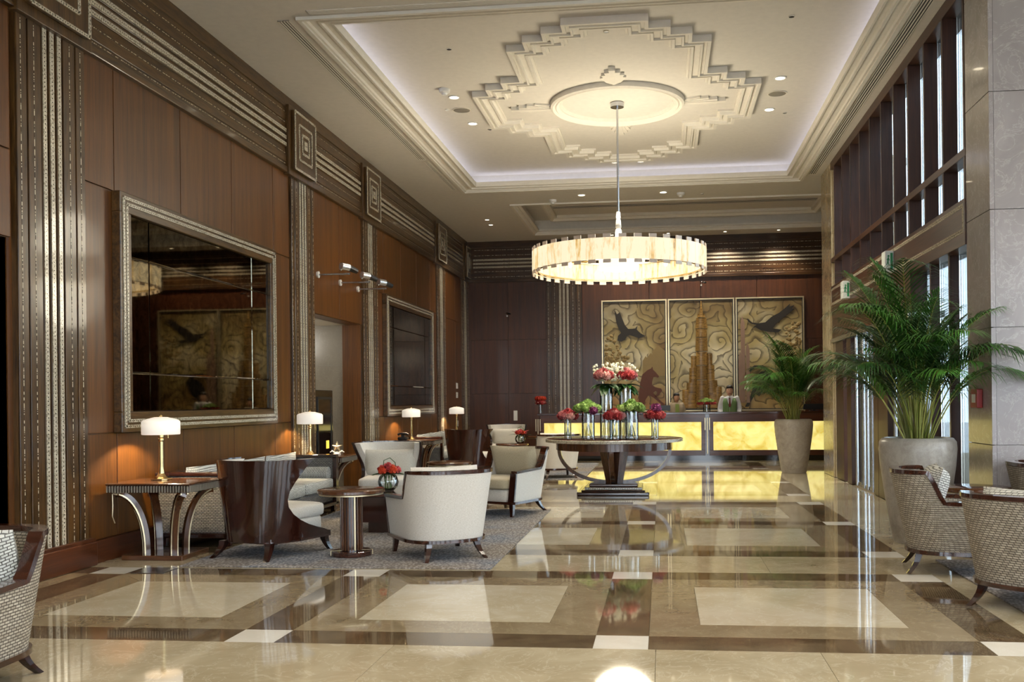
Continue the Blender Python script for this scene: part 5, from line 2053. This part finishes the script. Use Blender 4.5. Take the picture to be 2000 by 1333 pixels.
def person(x, y, H, female, label, turn=0.0):
    k = H / 1.75
    o = thing('person', label, 'person', (x, y, 0), turn)
    o.scale = (k, k, k)
    sw = .168 if not female else .145
    hz = 1.598
    hands_z = 1.06 / k + .02
    arms = []
    for s in (-1, 1):
        arms.append([(s * sw, 0, 1.42), (s * (sw + .05), .03, 1.26), (s * (sw + .07), .02, 1.13), (s * (sw + .02), -.10, 1.04), (s * (sw - .06), -.20, 1.02)])
    # body: one continuous figure
    m = MB()
    m.blob((0, -.005, hz), (.078, .096, .118), .95, .95, 24, 16)           # skull
    m.blob((0, -.03, hz - .055), (.055, .066, .062), .95, .95, 20, 12)      # jaw
    m.blob((0, -.098, hz - .015), (.013, .02, .024), 1, 1, 10, 8)           # nose
    for s in (-1, 1):
        m.blob((s * .076, .005, hz - .01), (.012, .02, .03), 1, 1, 10, 8)   # ears
    limb(m, [(0, .01, 1.40), (0, .0, 1.56)], [.054, .048] if not female else [.046, .041])
    loft(m, [(.88, .16, .11, 0), (1.0, .14, .10, 0), (1.2, .15, .105, 0), (1.36, .165, .10, 0), (1.43, .12, .075, 0), (1.46, .06, .05, 0)])
    for s, a in zip((-1, 1), arms):
        limb(m, a, [.05, .045, .04, .034, .028])
        # palm, fingers and thumb resting on the desk
        hx, hy, hzz = a[-1]
        m.blob((hx - s * .02, hy - .045, hzz), (.038, .045, .017), .7, .7, 12, 8)
        for f in range(4):
            fx = hx - s * .02 + (f - 1.5) * .019
            Lf = (.055, .065, .06, .045)[f]
            limb(m, [(fx, hy - .08, hzz), (fx, hy - .08 - Lf * .6, hzz + .004), (fx, hy - .08 - Lf, hzz - .008)], [.0095, .009, .0085], 6)
        limb(m, [(hx - s * .05, hy - .03, hzz), (hx - s * .075, hy - .06, hzz), (hx - s * .08, hy - .085, hzz)], [.011, .01, .009], 6)
        limb(m, [(s * .085, 0, .92), (s * .09, -.01, .5), (s * .09, .01, .08)], [.085, .058, .04])
        m.blob((s * .09, -.06, .035), (.045, .125, .035), .8, .8, 12, 8)
    remesh(m.build('body', 'skin' if not female else 'skin2', o, smooth=True), .012)
    # clothes
    M_sh = plain('shirt_white', 'e9e9ea', .8) if not female else plain('jacket_beige', 'b9a68a', .8)
    m = MB()
    loft(m, [(.90, .175, .125, 0), (1.0, .158, .118, 0), (1.2, .168, .122, 0), (1.35, .185, .115, 0), (1.425, .15, .09, 0), (1.46, .085, .07, 0), (1.475, .066, .062, 0)])
    for a in arms:
        limb(m, [a[0], a[1], a[2], a[3]], [.062, .058, .053, .046])
    remesh(m.build('shirt' if not female else 'jacket', M_sh, o, smooth=True), .014)
    m = MB()
    loft(m, [(.09, .07, .07, .0), (.12, .15, .08, 0), (.5, .165, .09, 0), (.9, .178, .13, 0), (.96, .17, .125, 0)])
    remesh(m.build('trousers' if not female else 'skirt', 'black', o, smooth=True), .02)
    if not female:
        m = MB()
        # vest: two fronts leaving a V for shirt and tie, and a back
        for s in (-1, 1):
            rows_ = []
            for z, xi, xo, yy in [(.95, .004, .17, .135), (1.1, .004, .165, .132), (1.22, .006, .165, .134), (1.32, .045, .165, .128), (1.42, .075, .14, .10)]:
                row = []
                for q in range(6):
                    xx = xi + (xo - xi) * q / 5
                    row.append((s * xx, -yy * math.sqrt(max(.05, 1 - (xx / (xo * 1.18)) ** 2.6)), z))
                rows_.append(row)
            m.grid(rows_, flip=(s > 0))
        v = m.build('vest', plain('vest_green', '6f8c58', .8), o, smooth=True, angle=60)
        sd = v.modifiers.new('thick', 'SOLIDIFY')
        sd.thickness = .012
        sd.offset = 1
        m = MB()
        m.add([(-.016, -.118, 1.42), (.016, -.118, 1.42), (.012, -.132, 1.385), (-.012, -.132, 1.385), (-.028, -.142, 1.24), (.028, -.142, 1.24), (0, -.142, 1.2)],
              [(0, 1, 2, 3), (3, 2, 5, 4), (4, 5, 6)])
        t_ = m.build('tie', plain('tie_burgundy', '6e1a24', .7), o)
        t_.modifiers.new('thick', 'SOLIDIFY').thickness = .012
        m = MB()
        for s in (-1, 1):
            m.add([(s * .012, -.092, 1.475), (s * .07, -.05, 1.475), (s * .075, -.09, 1.425), (s * .03, -.13, 1.40)], [(0, 1, 2, 3)])
        c_ = m.build('collar', M_sh, o)
        c_.modifiers.new('thick', 'SOLIDIFY').thickness = .01
    else:
        m = MB()
        m.add([(-.05, -.118, 1.43), (.05, -.118, 1.43), (.05, -.135, 1.2), (-.05, -.135, 1.2)], [(0, 1, 2, 3)])
        t_ = m.build('blouse_front', plain('blouse_green', '9aa95a', .8), o)
        t_.modifiers.new('thick', 'SOLIDIFY').thickness = .014
    # hair, eyes, brows, mouth
    hm = plain('hair_dark', '1d130e', .5)
    m = MB()
    m.blob((0, .008, hz + .072), (.084, .102, .066), .95, .95, 24, 14)
    m.blob((0, .045, hz + .015), (.082, .075, .085), .95, .95, 24, 14)
    if female:
        m.blob((0, .10, hz - .01), (.05, .045, .05), 1, 1, 16, 10)
        for s in (-1, 1):
            m.blob((s * .066, .0, hz - .0), (.02, .05, .06), 1, 1, 12, 8)
    else:
        for s in (-1, 1):
            m.blob((s * .072, .015, hz + .01), (.014, .04, .05), 1, 1, 12, 8)
    remesh(m.build('hair', hm, o, smooth=True), .01)
    for s in (-1, 1):
        MB().blob((s * .029, -.088, hz + .012), (.011, .006, .0055), 1, 1, 12, 8).build('eye', 'white', o, smooth=True)
        MB().blob((s * .029, -.0925, hz + .012), (.006, .0025, .0055), 1, 1, 10, 6).build('iris', hm, o, smooth=True)
        MB().sweep([(s * .014, -.092, hz + .030), (s * .03, -.094, hz + .035), (s * .046, -.085, hz + .031)], .006, .006).build('eyebrow', hm, o)
    MB().sweep([(-.028, -.084, hz - .060), (-.014, -.092, hz - .066), (0, -.095, hz - .068), (.014, -.092, hz - .066), (.028, -.084, hz - .060)], .008, .012).build('mouth', plain('lips_%d' % int(female), 'a8524a', .5), o)
    return o


person(.345, 23.5, 1.58, True, 'smiling woman with tied dark hair and beige jacket behind the desk', .12)
person(1.60, 23.5, 1.75, False, 'man in white shirt, green vest and dark red tie behind the desk', -.05)
